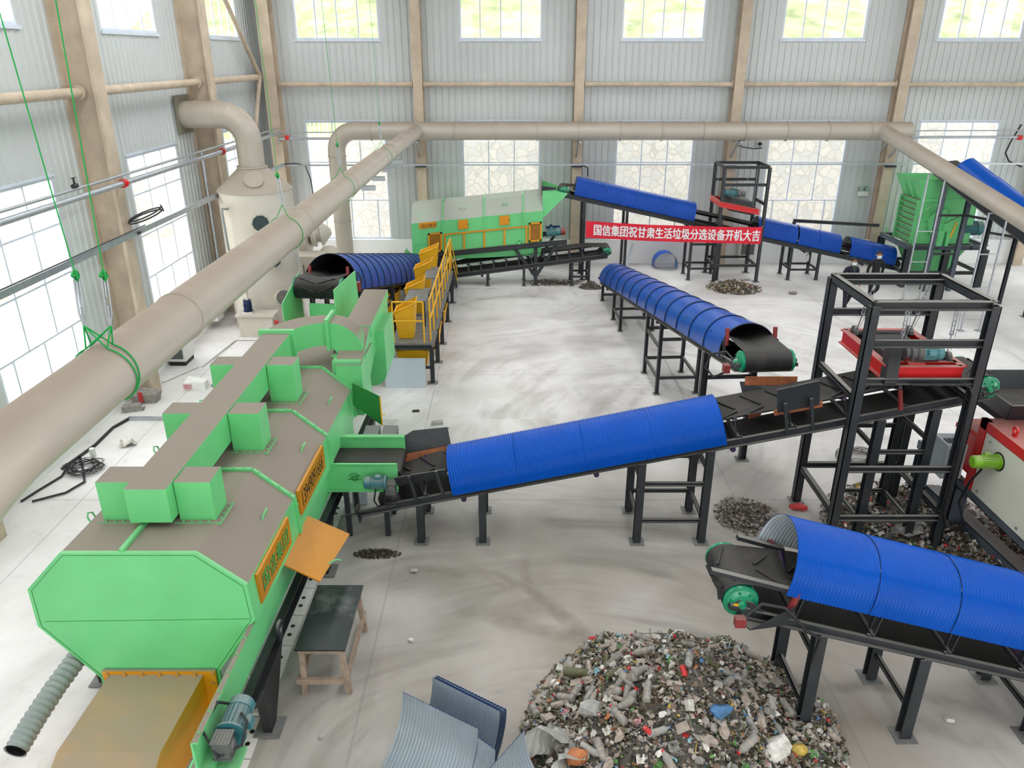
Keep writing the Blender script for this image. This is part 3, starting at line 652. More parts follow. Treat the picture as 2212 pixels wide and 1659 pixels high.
def lugring(parent, c, r=.07, t=.03, ax='x', m=None, name='lifting_lug'):
    c = V(c); q = MB(); x = V((1, 0, 0)) if ax == 'x' else V((0, 1, 0)); y = V((0, 1, 0)) if ax == 'x' else V((1, 0, 0))
    ro = [c + y * (r * math.cos(i * PI / 8)) + V((0, 0, r * math.sin(i * PI / 8))) for i in range(16)]
    q.tube(ro, r * .38, 6, closed=True); q.cbox(c - V((0, 0, r * 1.5)), .03 if ax == 'x' else r * 1.6, r * 1.6 if ax == 'x' else .03, r * 1.4); return q.build(name, m or STEEL, parent)

# ------------------------------------------------------------------ near trommel screen
tilt = lambda p: V((p.x, p.y, p.z - .035 * (p.y - 7.0)))
T1 = thing('trommel_screen', 'big light green rotary screen with octagonal end plate in the left foreground', 'sorting machine', (-4.2, 9.5, 0))
OCT = [(-4.95, 2.49), (-3.46, 2.49), (-2.96, 2.06), (-2.93, 1.52), (-5.42, 1.52), (-5.42, 2.01)]
def t1(): q = MB(); q.sh = tilt; return q
q = t1(); q.prism(OCT, 7.02, 12.95); q.build('drum_housing', GREEN, T1)
q = t1(); EP = [(-4.95, 2.50), (-3.46, 2.50), (-2.96, 2.07), (-2.93, 1.59), (-3.45, .82), (-3.45, .4), (-4.87, .4), (-4.87, .72), (-5.43, 1.49), (-5.42, 2.01)]
q.prism(EP, 6.975, 7.02)
q.m = 1
def rimline(pts, y, w, off, sc):
    cx, cz = -4.18, 1.6
    for a, b in zip(pts, pts[1:]):
        a = (cx + (a[0] - cx) * sc, cz + (a[1] - cz) * sc); b = (cx + (b[0] - cx) * sc, cz + (b[1] - cz) * sc); q.bar((a[0], y, a[1]), (b[0], y, b[1]), .004, w, (0, -1, 0))
rimline([EP[i] for i in (7, 8, 9, 0, 1, 2, 3, 4)], 6.974, .007, 0, .965)
q.bar((-5.33, 6.974, 1.56), (-2.99, 6.974, 1.60), .004, .006, (0, -1, 0))
q.build('end_plate', [GREEN2, DKGREEN], T1)
for y in (8.92, 10.9, 12.9):
    q = t1(); P_ = [OCT[4], OCT[5], OCT[0], OCT[1], OCT[2], OCT[3]]
    for a, b in zip(P_, P_[1:]):
        dx, dz = b[0] - a[0], b[1] - a[1]; l = math.hypot(dx, dz); nx, nz = -dz / l, dx / l
        q.bar((a[0], y, a[1]), (b[0], y, b[1]), .09 if False else .05, .075, (nx, 0, nz))
        for i in range(int(l / .16)):
            t = (i + .5) / int(l / .16); q.cbox((a[0] + dx * t + nx * .045, y, a[1] + dz * t + nz * .045), .022, .022, .022)
    q.build('joint_flange', GREEN2, T1)
q = t1(); q.bar((-4.28, 7.0, 2.51), (-4.28, 12.9, 2.51), .05, .05); q.build('ridge_bar', GREEN2, T1)
# extraction duct on top with six risers
q = MB(); q.box(-4.39, -3.91, 7.48, 12.75, 2.56, 3.0); q.build('extraction_duct', GREEN, T1)
for y in (7.66, 9.5, 11.3):
    for x0, x1 in ((-3.90, -3.48), (-4.80, -4.40)):
        z0 = 2.49 - .035 * (y - 7); q = MB(); q.box(x0, x1, y, y + .37, z0, 2.985)
        o = q.build('duct_riser', GREEN, T1)
        q = MB(); q.box(x0 - .05, x1 + .07, y - .06, y + .43, z0 - .02, z0 + .012)
        for i in range(4): q.cbox((x0 + .05 + i * .1, y - .035, z0 + .02), .022, .022, .022); q.cbox((x1 + .045, y + .04 + i * .1, z0 + .02), .022, .022, .022)
        q.build('riser_flange', GREEN, o)
# elbow to the feed end
q = MB(); q.box(-4.46, -3.84, 12.75, 12.83, 2.52, 3.06); q.build('duct_flange', GREEN2, T1)
q = MB(); C = (-3.40, 12.83); rows = []
for i in range(9):
    a = PI - PI / 2 * i / 8; ca, sa = math.cos(a), math.sin(a)
    rows.append([(C[0] + .5 * ca, C[1] + .5 * sa, 2.56), (C[0] + .98 * ca, C[1] + .98 * sa, 2.56), (C[0] + .98 * ca, C[1] + .98 * sa, 3.0), (C[0] + .5 * ca, C[1] + .5 * sa, 3.0)])
q.grid(rows, False, True); q.build('duct_elbow', GREEN, T1)
q = MB(); q.box(-3.42, -3.36, 13.27, 13.87, 2.48, 3.08); q.build('duct_flange', GREEN2, T1)
q = MB(); rows = []
for i in range(11):
    a = PI / 2 - PI / 2 * i / 10; x, z = math.cos(a), math.sin(a)
    rows.append([(-3.36 + .1 * x, 13.33, 2.4 + .1 * z), (-3.36 + .6 * x, 13.33, 2.4 + .6 * z), (-3.36 + .6 * x, 13.81, 2.4 + .6 * z), (-3.36 + .1 * x, 13.81, 2.4 + .1 * z)])
q.grid(rows, False, True); q.build('duct_elbow', GREEN, T1)
q = MB(); q.box(-3.34, -2.70, 13.25, 13.88, 2.36, 2.41); q.build('duct_flange', GREEN, T1)
q = MB(); q.box(-3.28, -2.76, 12.98, 13.81, 1.3, 2.38); q.build('duct_drop', GREEN2, T1)
# feed end housing, cover box and U-bottomed inlet
q = MB(); q.prism([(12.92, 1.5), (14.2, 2.0), (16.2, 2.22), (16.2, 2.70), (13.95, 2.70), (12.95, 2.32)], -3.22, -2.74, 'x'); q.build('feed_cover', GREEN, T1)
q = MB(); q.hexa([(-3.24, 14.0, 2.5), (-2.72, 14.0, 2.5), (-2.72, 16.25, 2.6), (-3.24, 16.25, 2.6), (-3.24, 14.0, 2.72), (-2.72, 14.0, 2.72), (-2.72, 16.25, 2.79), (-3.24, 16.25, 2.79)]); q.build('cover_lid', GREEN, T1)
q = MB(); U = [(-3.12, 2.35)] + [(-2.84 - .28 * math.cos(PI * i / 12), 1.55 - .30 * math.sin(PI * i / 12)) for i in range(13)] + [(-2.56, 2.45)]
q.prism(U, 14.5, 15.7); q.build('inlet_housing', GREEN2, T1)
q = MB(); q.box(-4.9, -3.1, 12.95, 15.6, 1.25, 2.15); q.build('feed_box', GREEN, T1)
q = MB(); q.plate([(-4.98, 15.95, 1.5), (-4.98, 17.5, 1.6), (-4.98, 17.5, 2.85), (-4.98, 15.95, 2.56)], .02); q.build('hopper_panel', GREEN2, T1)
q = MB(); q.plate([(-3.74, 15.5, 1.6), (-3.50, 16.9, 1.9), (-3.56, 16.95, 3.02), (-3.74, 15.55, 2.98)], .02); q.build('hopper_panel', GREEN2, T1)
q = MB(); q.plate([(-4.65, 16.75, 1.4), (-3.62, 16.6, 1.4), (-3.62, 16.75, 2.28), (-4.65, 16.9, 2.28)], .02); q.plate([(-4.97, 16.0, 1.5), (-3.72, 15.6, 1.5), (-3.66, 16.75, 1.62), (-4.6, 16.85, 1.62)], .02); q.build('hopper_panel', GREEN2, T1)
# lower housing: bolted seam, side band, apron
q = t1(); q.box(-5.0, -3.0, 7.02, 13.0, 1.0, 1.5); q.box(-3.02, -3.0, 5.28, 7.02, 1.0, 1.5); q.build('lower_housing', GREEN2, T1)
q = t1(); q.plate([(-3.02, 5.28, 1.30), (-3.02, 6.95, 1.30), (-3.40, 6.95, .55), (-3.40, 5.28, .55)], .02); q.build('apron_plate', GREEN2, T1)
q = t1(); q.box(-3.01, -2.955, 5.28, 13.0, 1.495, 1.515)
y = 5.4
while y < 13: q.cyl((-2.98, y, 1.515), (-2.98, y, 1.54), .014, n=6); y += .27
q.build('bolted_seam', GREEN, T1)
for x in (-2.93, -5.3):
    ys_ = 5.6 if x > -4 else 7.4
    q = t1(); q.channel((x, ys_, .87), (x, 14.6, .87), .09, .2, .014, side=1 if x > -4 else -1); q.box(x - .05, x + .05, ys_, 14.6, .97, .99); q.build('base_rail', STEELD, T1)
    for y0, yl in ((6.9 if x > -4 else 7.7, 7.35 if x > -4 else 7.9), (9.97, 10.3), (14.1, 14.4)):
        q = MB(); zt = .78 - .035 * (y0 - 7); q.hexa([(x - .05, y0 - .09, .014), (x + .05, y0 - .09, .014), (x + .05, y0 + .09, .014), (x - .05, y0 + .09, .014), (x - .06, y0 - .16, zt), (x + .06, y0 - .16, zt), (x + .06, yl + .2, zt), (x - .06, yl + .2, zt)])
        o = q.build('leg', STEELD, T1); q = MB(); q.box(x - .16, x + .16, y0 - .16, y0 + .16, .013, .028); q.build('foot_plate', MATS['bolted_foot_plate'], o)
lugring(T1, (-2.87, 7.5, 1.02), .075)
# orange outlet chute
q = MB(); q.box(-4.80, -3.48, 6.92, 6.96, .12, .875)
for i in range(7): q.cyl((-4.74 + i * .205, 6.92, .84), (-4.74 + i * .205, 6.89, .84), .022, n=6)
for i in range(3): q.cyl((-3.52, 6.92, .7 - i * .2), (-3.52, 6.89, .7 - i * .2), .022, n=6)
q.build('chute_flange', ORANGE, T1)
q = MB(); A_ = [(6.93, .83), (5.92, .72), (5.45, .38), (5.45, .1), (6.93, .1)]
rows = [[(x - .10 * (6.93 - y), y, z) for y, z in A_] for x in (-4.72, -3.62)]
n_ = len(A_); q.add(rows[0] + rows[1], [(i, (i + 1) % n_, n_ + (i + 1) % n_, n_ + i) for i in range(n_) if i != 2] + [list(range(n_)), list(range(n_, 2 * n_))[::-1]])
q.build('outlet_chute', ORANGE, T1)
# lettered plates
def nameplate(y0, y1, z0, z1, body, bold, col2, parent, txt):
    q = MB(); q.sh = tilt; q.box(-2.955, -2.915, y0, y1, z0, z1); o = q.build('name_plate', ORANGEC, parent, txt)
    q = MB(); q.sh = tilt
    w = text_mb(q, body, (-2.912, 0, 0), (0, 1, 0), (0, 0, 1), 1.0, 0.0, 1.0, bold)
    # fit the line of text to the plate
    ys = [v[1] for v in q.v]; zs_ = [v[2] + .035 * (v[1] - 7) for v in q.v]; m0, m1, h0, h1 = min(ys), max(ys), min(zs_), max(zs_)
    py, pz = (y1 - y0) * .09, (z1 - z0) * .2
    q.v = [tuple(tilt(V((-2.912, y0 + py + (v[1] - m0) / (m1 - m0) * (y1 - y0 - 2 * py), z0 + pz + (zz - h0) / (h1 - h0) * (z1 - z0 - 2 * pz))))) for v, zz in zip(q.v, zs_)]
    k = len(q.v)
    if col2:  # black copy underneath paints the shadow inside the cut-out letters
        sv = [(x + .001, y + .012, z + .012) for x, y, z in q.v]; fs = [list(f_) for f_ in q.f]
        q.sh = None; q.m = 1; q.add(sv, fs); q.m = 0
    q.build('lettering', [INKSHADE, GREENINK], o, fixn=False)
nameplate(7.22, 8.5, 1.62, 2.03, '国信集团', .0, True, T1, 'orange plate with large characters')
nameplate(9.05, 10.5, 1.70, 2.10, '13949091666', .0, False, T1, 'orange plate with a telephone number')
# hinged service doors
q = MB(); q.plate([(-2.95, 8.16, 1.47), (-2.95, 9.38, 1.42), (-2.36, 9.38, 1.10), (-2.50, 8.16, 1.20)], .02); o = q.build('access_door', ORANGEC, T1, 'orange access door swung open')
q = MB(); q.tube([(-2.46, 8.5, 1.23), (-2.40, 8.5, 1.28), (-2.36, 8.56, 1.26), (-2.32, 8.6, 1.22)], .012, 6); q.build('door_handle', GREEN2, o)
q = MB(); q.plate([(-2.90, 12.75, 1.62), (-2.38, 12.60, 1.28), (-2.37, 12.60, 1.85), (-2.89, 12.75, 2.06)], .02); o = q.build('access_door', DKGREEN, T1, 'dark green inside of a door left open')
q = MB(); q.box(-2.385, -2.365, 12.58, 12.60, 1.28, 1.85); q.tube([(-2.37, 12.6, 1.5), (-2.30, 12.58, 1.5)], .01, 6); q.build('door_edge', YELLOW, o)
# lifting handles
for y in (8.2, 10.1, 11.9):
    for sg, x, z in ((1, -3.14, 2.22), (-1, -5.25, 2.16)):
        z -= .035 * (y - 7); q = MB(); q.tube([(x, y - .06, z - .06), (x + sg * .05, y - .06, z + .08), (x + sg * .07, y, z + .11), (x + sg * .05, y + .06, z + .08), (x, y + .06, z - .06)], .012, 6); q.build('handle', GREEN2, T1)
# drive at the outlet end
motor(T1, (-2.80, 5.62, 1.30), (0, 1, .02), .13, .42, TEAL, (1, 0, .1)); gearbox(T1, (-2.82, 5.5, 1.30), .11, ax=(1, 0, 0))
q = MB(); q.box(-3.0, -2.68, 5.3, 5.68, 1.04, 1.09); q.box(-3.0, -2.9, 5.3, 5.68, 1.09, 1.2); q.build('motor_bracket', GREEN2, T1)
q = MB(); q.tube([(-2.72, 5.78, 1.42), (-2.62, 5.65, 1.45), (-2.64, 5.5, 1.3), (-2.85, 5.4, 1.25), (-3.0, 5.5, 1.5), (-2.95, 5.8, 1.55), (-2.85, 6.1, 1.2), (-2.8, 6.3, .95), (-2.76, 6.5, 1.0)], .016, 7); q.build('power_cable', CABLE, T1)

# ------------------------------------------------------------------ short discharge conveyor out of its side
D1 = thing('discharge_conveyor', 'short green side conveyor carrying fines out of the near green screen', 'conveyor', (-2.4, 11.3, 0))
q = MB(); q.box(-3.0, -1.86, 10.9, 10.92, .96, 1.44); q.box(-3.0, -1.86, 10.86, 10.92, 1.42, 1.44); q.box(-3.0, -1.86, 10.82, 10.92, .94, .96); q.box(-1.88, -1.86, 10.84, 10.92, .94, 1.1); q.build('side_panel', GREEN2, D1)
q = MB(); q.box(-3.0, -1.84, 11.72, 11.74, 1.12, 1.5); q.box(-3.0, -1.84, 11.68, 11.78, 1.49, 1.51); q.build('side_panel', GREEN2, D1)
q = MB(); rr = [(-3.0, 1.28)] + [(-1.9 + .09 * math.sin(a * PI / 8), 1.19 + .09 * math.cos(a * PI / 8)) for a in range(9)] + [(-3.0, 1.1)]; q.prism(rr, 10.93, 11.71); q.build('belt', BELT, D1)
motor(D1, (-2.02, 10.72, 1.18), (-1, 0, 0), .10, .36, TEAL, (0, -.2, 1)); gearbox(D1, (-1.96, 10.74, 1.08), .10, ax=(0, -1, 0))
q = MB()
for i in range(4): q.bar((-2.68 + .06 * i, 10.895, 1.14 + .03 * i), (-2.46 - .06 * i if i < 2 else -2.5, 10.895, 1.14 + .03 * i), .01, .012)
q.tube(arc((-2.57, 10.893, 1.16), .05, 0, 2 * PI, 10), .007, 5); q.tube(arc((-2.57, 10.893, 1.16), .09, .3, PI - .3, 8), .007, 5); q.build('bearing_mount', DKGREEN, D1)
q = MB(); q.tube([(-2.2, 10.72, 1.08), (-2.24, 10.7, .85), (-2.2, 10.75, .72), (-2.05, 10.85, .68), (-1.95, 10.95, .7)], .014, 6); q.build('power_cable', CABLE, D1)
for x in (-2.62, -2.3): q = MB(); q.hexa([(x, 11.8, .9), (x + .26, 11.8, .9), (x + .26, 12.3, .9), (x, 12.3, .9), (x, 11.8, 1.35), (x + .26, 11.8, 1.35), (x + .26, 12.35, 1.4), (x, 12.35, 1.4)]); q.build('guide_box', STEEL2, D1)
for x, y in ((-2.75, 10.98), (-2.75, 11.66), (-2.1, 11.66), (-2.1, 10.98)): q = MB(); q.box(x - .04, x + .04, y - .04, y + .04, 0, 1.1); q.build('leg', STEEL, D1)

# ------------------------------------------------------------------ far trommel screen
T2 = thing('trommel_screen', 'far green rotary screen with grey dusty top and orange hatches by the back wall', 'sorting machine', (-1.2, 27.0, 0))
sl = lambda p: V((p.x, p.y, p.z + .098 * (p.x + 3.47)))
def t2(): q = MB(); q.sh = sl; return q
PR = [(26.4, 1.12), (26.4, 2.18), (26.82, 2.72), (27.7, 2.72), (28.1, 2.18), (28.1, 1.12)]
q = t2(); q.prism(PR, -3.47, 1.06, 'x'); q.build('drum_housing', mat('green_enamel_dusty_top', (.145, .58, .21), .4, 0, .05, 2, dust=.97, dustcol=(.40, .41, .36), lo=.3, hi=.6), T2)
q = t2(); q.hexa([(-2.3, 26.5, .8), (1.0, 26.5, .62), (1.0, 27.8, .62), (-2.3, 27.8, .8), (-2.4, 26.42, 1.14), (1.05, 26.42, 1.14), (1.05, 28.08, 1.14), (-2.4, 28.08, 1.14)]); q.build('collecting_hopper', GREEN2, T2)
for x in (-2.39, -.96, .38):
    q = t2()
    for a, b in zip(PR, PR[1:]):
        dy, dz = b[0] - a[0], b[1] - a[1]; l = math.hypot(dy, dz); q.bar((x, a[0], a[1]), (x, b[0], b[1]), .05, .06, (0, -dz / l, dy / l))
    q.build('joint_flange', GREEN2, T2)
q = t2(); q.box(-3.2, -2.6, 26.37, 26.4, 1.98, 2.18); o = q.build('name_plate', ORANGE, T2, 'small orange plate with characters')
q = t2(); text_mb(q, '国信集团', (-3.13, 26.368, 2.01), (1, 0, 0), (0, 0, 1), .135, .0, 1.0, .0); q.build('lettering', INKSHADE, o, fixn=False)
for x0, x1, z0, z1 in ((-2.90, -2.42, 1.12, 1.80), (.58, 1.02, 1.16, 1.82)):
    q = t2(); q.box(x0, x1, 26.38, 26.395, z0, z1); q.m = 1
    for i in range(8): x = x0 + .06 + (x1 - x0 - .12) * i / 7; q.box(x - .007, x + .007, 26.36, 26.38, z0 + .05, z1 - .05)
    for i in range(11): z = z0 + .06 + (z1 - z0 - .12) * i / 10; q.box(x0 + .05, x1 - .05, 26.355, 26.375, z - .007, z + .007)
    q.box(x0, x0 + .06, 26.34, 26.39, z0, z1); q.box(x1 - .06, x1, 26.34, 26.39, z0, z1); q.box(x0, x1, 26.34, 26.39, z0, z0 + .06); q.box(x0, x1, 26.34, 26.39, z1 - .06, z1)
    q.build('mesh_guard', [BLACK, ORANGE], T2, 'orange framed mesh guard')
for x in (-1.85, -.43):
    q = t2(); q.box(x, x + .34, 26.36, 26.4, 1.83, 2.15); o = q.build('access_door', ORANGE, T2, 'square orange hatch'); q = t2(); q.bar((x + .3, 26.35, 2.0), (x + .36, 26.33, 1.98), .02, .02); q.build('door_handle', DKGREEN, o)
q = t2(); q.box(-2.36, .55, 26.35, 26.4, 1.68, 1.73)
for x in (-2.32, -1.66, -.96, -.26, .5): q.box(x - .03, x + .03, 26.36, 26.4, 1.12, 1.7)
q.build('panel_frame', ORANGE, T2)
for x in (-1.7, -.25): q = t2(); q.tube([(x - .08, 26.62, 2.46), (x - .08, 26.55, 2.52), (x + .08, 26.55, 2.52), (x + .08, 26.62, 2.46)], .012, 5); q.build('handle', GREEN2, T2)
for y in (26.42, 28.05): q = t2(); q.channel((-2.75, y - .05, 1.03), (1.9, y - .05, 1.03), .1, .17, .014, side=-1); q.build('base_beam', STEEL, T2)
for x in (-2.15, .25): lugring(T2, (x, 26.36, 1.12 + .098 * (x + 3.47) + .1), .055, ax='y', m=GREEN2)
# V trestle and raking legs
for y in (26.45, 28.0):
    q = MB(); q.hbeam((.83, y, .014), (.83, y, 1.38), .12, .12, .014, (0, 1, 0)); o = q.build('leg', STEEL, T2); q = MB(); q.box(.68, .98, y - .15, y + .15, 0, .015); q.build('foot_plate', MATS['bolted_foot_plate'], o)
    for sx in (-1, 1): q = MB(); q.bar((.83 + sx * .03, y, .35), (.83 + sx * .72, y, 1.36 + sx * .07), .1, .1, (0, 1, 0)); q.build('raking_strut', STEEL, T2)
    q = MB(); q.hbeam((-2.95, y, .014), (-2.45, y, 1.02), .14, .14, .014, (0, 1, 0)); q.build('leg', STEEL, T2)
q = MB(); q.plate([(1.04, 26.5, 2.35), (1.04, 26.5, 3.42), (1.9, 26.7, 3.14)], .02, (0, 1, 0)); q.build('inlet_chute', GREEN2, T2)
q = MB(); q.plate([(1.04, 28.0, 2.35), (1.04, 28.0, 3.42), (1.9, 27.9, 3.14)], .02, (0, 1, 0)); q.plate([(1.05, 26.5, 2.35), (1.9, 26.7, 3.14), (1.9, 27.9, 3.14), (1.05, 28.0, 2.35)], .02); q.build('inlet_chute', GREEN2, T2)
q = MB(); q.plate([(1.0, 26.48, 3.44), (1.5, 26.55, 3.38), (1.5, 26.55, 3.30), (1.02, 26.5, 3.28)], .03, (0, 1, 0)); q.plate([(1.02, 28.0, 3.1), (1.02, 26.5, 3.1), (1.02, 26.5, 3.55), (1.02, 28.0, 3.55)], .02); q.build('inlet_shield', STEEL, T2)
motor(T2, (1.2, 26.6, 1.82), (1, 0, .098), .13, .5, TEAL, (0, 0, 1)); motor(T2, (1.2, 26.95, 1.84), (1, 0, .098), .13, .5, NAVY, (0, 0, 1)); q = MB(); q.cyl((1.7, 26.6, 1.87), (1.85, 26.6, 1.885), .12, n=14); q.build('coupling_guard', MAROON, T2)
q = MB(); q.hexa([(-3.45, 26.5, .75), (-3.05, 26.5, .75), (-3.05, 27.9, .75), (-3.45, 27.9, .75), (-3.42, 26.39, 1.5), (-2.9, 26.39, 1.5), (-2.9, 28.1, 1.5), (-3.42, 28.1, 1.5)]); q.build('outlet_chute', GREEN2, T2)
q = MB(); q.plate([(-3.95, 26.4, .95), (-2.95, 26.4, .95), (-3.05, 26.4, .55), (-3.6, 26.4, .6)], .02, (0, 1, 0)); q.plate([(-3.9, 28.0, .95), (-3.9, 26.4, .95), (-3.6, 26.4, .6), (-3.6, 28.0, .6)], .02); q.build('outlet_tray', GREEN2, T2)
# ------------------------------------------------------------------ ventilation ducts
def collar(mb, c, ax, r, w=.035, d=.03): mb.lathe(V(c) - V(ax) * w / 2, ax, [(0, r), (0, r + d), (w, r + d), (w, r)], 28, False)
B = thing('ventilation_duct', 'thick beige duct running along the whole back wall above the lower windows', 'duct', (4, 28.3, 5.05))
q = MB(); q.cyl((-5.55, 28.3, 5.05), (14.0, 28.3, 5.05), .31, n=32); q.build('duct_pipe', DUCT, B)
rows = []
for i in range(9):
    a = PI / 2 + PI / 2 * i / 8; c = V((-5.55 + .68 * math.cos(a), 28.3, 4.37 + .68 * math.sin(a))); u = V((math.cos(a), 0, math.sin(a)))
    rows.append([c + u * .31 * math.cos(2 * PI * j / 28) + V((0, 1, 0)) * .31 * math.sin(2 * PI * j / 28) for j in range(28)])
q = MB(); q.grid(rows, True, True); q.build('duct_elbow', DUCT, B)
q = MB(); q.cyl((-6.23, 28.3, .3), (-6.23, 28.3, 4.37), .31, n=32); q.build('down_pipe', DUCT, B)
for i in range(13):
    q = MB(); collar(q, (-4.95 + 1.46 * i, 28.3, 5.05), (1, 0, 0), .31); q.build('joint_flange', DUCT, B)
for z in (4.2, 2.9, 1.9): q = MB(); collar(q, (-6.23, 28.3, z), (0, 0, 1), .31, .03, .02); q.build('joint_flange', DUCT, B)
for x in (-3.35, 2.4, 8.07, 13.91):
    q = MB(); q.bar((x, 29.2, 4.7), (x, 28.1, 4.7), .06, .06); q.bar((x - .05, 29.18, 4.05), (x - .05, 28.35, 4.66), .05, .05); q.build('wall_bracket', GALV, B)
A1 = thing('ventilation_duct', 'long beige duct slung on green ropes above the near green screen', 'duct', (-3.35, 16, 5.08))
q = MB(); q.cyl((-3.35, 4.62, 5.08), (-3.35, 12.0, 5.08), .245, n=36); q.build('duct_pipe', DUCT, A1)
q = MB(); q.cyl((-3.35, 12.0, 5.08), (-3.35, 20.0, 5.08), .235, n=36); q.build('duct_pipe', DUCT, A1)
q = MB(); q.cyl((-3.35, 20.0, 5.08), (-3.33, 28.1, 5.06), .225, n=36); q.build('duct_pipe', DUCT, A1)
pe = V((-3.35, 4.62, 5.08)); dz = V((-.62, -.12, -.77)).normalized(); Rb = .40; dy_ = V((0, -1, 0)); sw = math.acos(dy_.dot(dz)); pn = (dz - dy_ * dz.dot(dy_)).normalized(); rows = []; cc = pe + pn * Rb; sd = dy_.cross(pn)
for i in range(9):
    a = sw * i / 8; u = -pn * math.cos(a) + dy_ * math.sin(a); c = cc + u * Rb; rows.append([c + u * .245 * math.cos(2 * PI * j / 32) + sd * .245 * math.sin(2 * PI * j / 32) for j in range(32)])
pend = c
q = MB(); q.grid(rows, True, True); q.build('duct_elbow', DUCT, A1)
q = MB(); q.cyl(pend, pend + dz * 3.6, .245, n=32); q.build('down_pipe', DUCT, A1)
for y, r_ in ((7.35, .245), (12.0, .243), (15.9, .235), (20.0, .233), (21.6, .226), (23.4, .226), (25.2, .226), (26.8, .226)): q = MB(); collar(q, (-3.35, y, 5.08), (0, 1, 0), r_, .04, .012); q.build('joint_flange', DUCT, A1)
for y in (17.2, 18.6, 20.1, 21.8): q = MB(); q.box(-3.32, -3.02, y, y + .12, 4.76, 4.86); q.build('hanger_clip', GALV, A1)
R1 = thing('ventilation_duct', 'sloping beige branch duct above the green shredder at the right', 'duct', (13.4, 24, 4.3))
pa, pb = V((13.0, 28.1, 5.05)), V((13.85, 18.0, 2.95)); q = MB(); q.cyl(pa, pb, .25, n=32); q.build('duct_pipe', DUCT, R1)
dd = (pb - pa); dl = dd.length; dd.normalize()
for t in (2.2, 4.6, 6.9): q = MB(); collar(q, pa + dd * t, dd, .25, .012, .006); q.build('joint_flange', DUCT, R1)
q = MB(); q.bar((13.55, 29.2, 4.3), (13.2, 27.9, 4.82), .06, .06); q.build('wall_bracket', GALV, R1)
for y, lab in ((24.6, 'thin galvanised trestle holding the branch duct beside the green shredder'), (21.5, 'thin galvanised trestle holding the branch duct in front of the steep blue conveyor')):
    t = (28.1 - y) / (28.1 - 18.0); c = pa.lerp(pb, t); S_ = thing('duct_stand', lab, 'stand', (c.x, y, 0))
    for sx in (-1, 1): q = MB(); q.bar((c.x + sx * .27, y, .012), (c.x + sx * .27, y, c.z - .2), .04, .04); o = q.build('post', GALV, S_); q = MB(); q.box(c.x + sx * .27 - .1, c.x + sx * .27 + .1, y - .1, y + .1, 0, .012); q.build('foot_plate', GALV, o)
    for z in (.35, 1.3, 2.3, c.z - .22):
        if z < c.z: q = MB(); q.bar((c.x - .27, y, z), (c.x + .27, y, z), .03, .03); q.build('rung', GALV, S_)
# ------------------------------------------------------------------ green slings
def sling(y, xs, n_, lab, sz=1.0):
    S_ = thing('rope_sling', lab, 'rope', (-3.35, y, 5.33), 'green rope slings on the long duct')
    for i, (x0, x1) in enumerate(xs):
        k = V((x0, y, 5.9)); q = MB(); q.tube([k, V((x1, y + .0, ROOF - .02))], .0042 * sz, 6); q.build('rope', ROPE, S_)
        q = MB()
        for j in range(3): q.tube([k + V((.022 * math.cos(a + j), .022 * math.sin(a * 2 + j), .028 * math.sin(a + j) + .012 * j)) for a in [2 * PI * t / 9 for t in range(9)]], .008, 5, closed=True)
        q.build('rope_knot', ROPE, S_)
        q = MB(); b = V((-3.35 + (.12 if len(xs) > 1 and i else (-.10 if len(xs) > 1 else .0)), y, 5.5)); m = k.lerp(b, .5); d_ = (b - k); d_.normalize(); e = d_.cross(V((0, 1, 0)))
        q.tube([k + e * .02, k.lerp(b, .25) + e * .022, k.lerp(b, .75) + e * .022, b + e * .0], .008, 5); q.tube([k - e * .02, k.lerp(b, .25) - e * .022, k.lerp(b, .75) - e * .022, b], .008, 5)
        q.cyl(k.lerp(b, .05), k.lerp(b, .4), .009, n=6); q.cyl(k.lerp(b, .6), k.lerp(b, .98), .009, n=6); q.build('turnbuckle', GALV, S_)
        for j in range(n_):
            yy = y + (j - (n_ - 1) / 2) * .05; R_ = .257
            lo = [V((-3.35 + R_ * math.cos(a), yy + (.05 * j - .03) * math.sin(a), 5.08 + R_ * math.sin(a))) for a in [PI * .62 + (PI * 1.78) * t / 26 for t in range(27)]]
            q = MB(); q.tube([b] + lo + [b], .0055 * sz, 6); q.build('rope_loop', ROPE, S_)
sling(5.86, [(-3.42, -3.75), (-3.20, -2.98)], 2, 'doubled green rope sling with two turnbuckles on the near end of the duct', 1.2)
sling(11.3, [(-3.37, -3.42)], 1, 'green rope sling in front of the cream tank porthole', 1.1)
sling(15.4, [(-3.37, -3.5)], 1, 'green rope sling in front of the vertical down pipe', 1.1)
sling(20.5, [(-3.37, -3.45)], 1, 'green rope sling nearest the back wall on the long duct', 1.1)
# ------------------------------------------------------------------ pipes and cable trays on the walls
S_ = thing('fire_pipe', 'galvanised water pipe with red couplings along the left wall windows', 'pipe', (-8.5, 12, 5.0))
for a, b in ((-5.8, 16.9), (16.9, 23.1), (23.1, 28.9)): q = MB(); q.cyl((-8.37, a, 5.02 - .01 * a * .3), (-8.37, b, 5.02 - .01 * b * .3), .06, n=14); q.build('pipe_length', GALV, S_)
for y in (4.8, 10.9, 16.9, 23.0):
    z = 5.02 - .003 * y; q = MB(); q.cyl((-8.37, y - .08, z), (-8.37, y + .08, z), .085, n=14); q.cyl((-8.37, y - .03, z), (-8.37, y + .03, z), .1, n=8); q.build('red_coupling', RED, S_)
    q = MB(); q.bar((-8.50, y - .12, z - .1), (-8.28, y - .12, z - .1), .04, .03); q.bar((-8.5, y - .12, z - .3), (-8.36, y - .12, z - .1), .03, .03); q.build('pipe_bracket', COLUMN, S_)
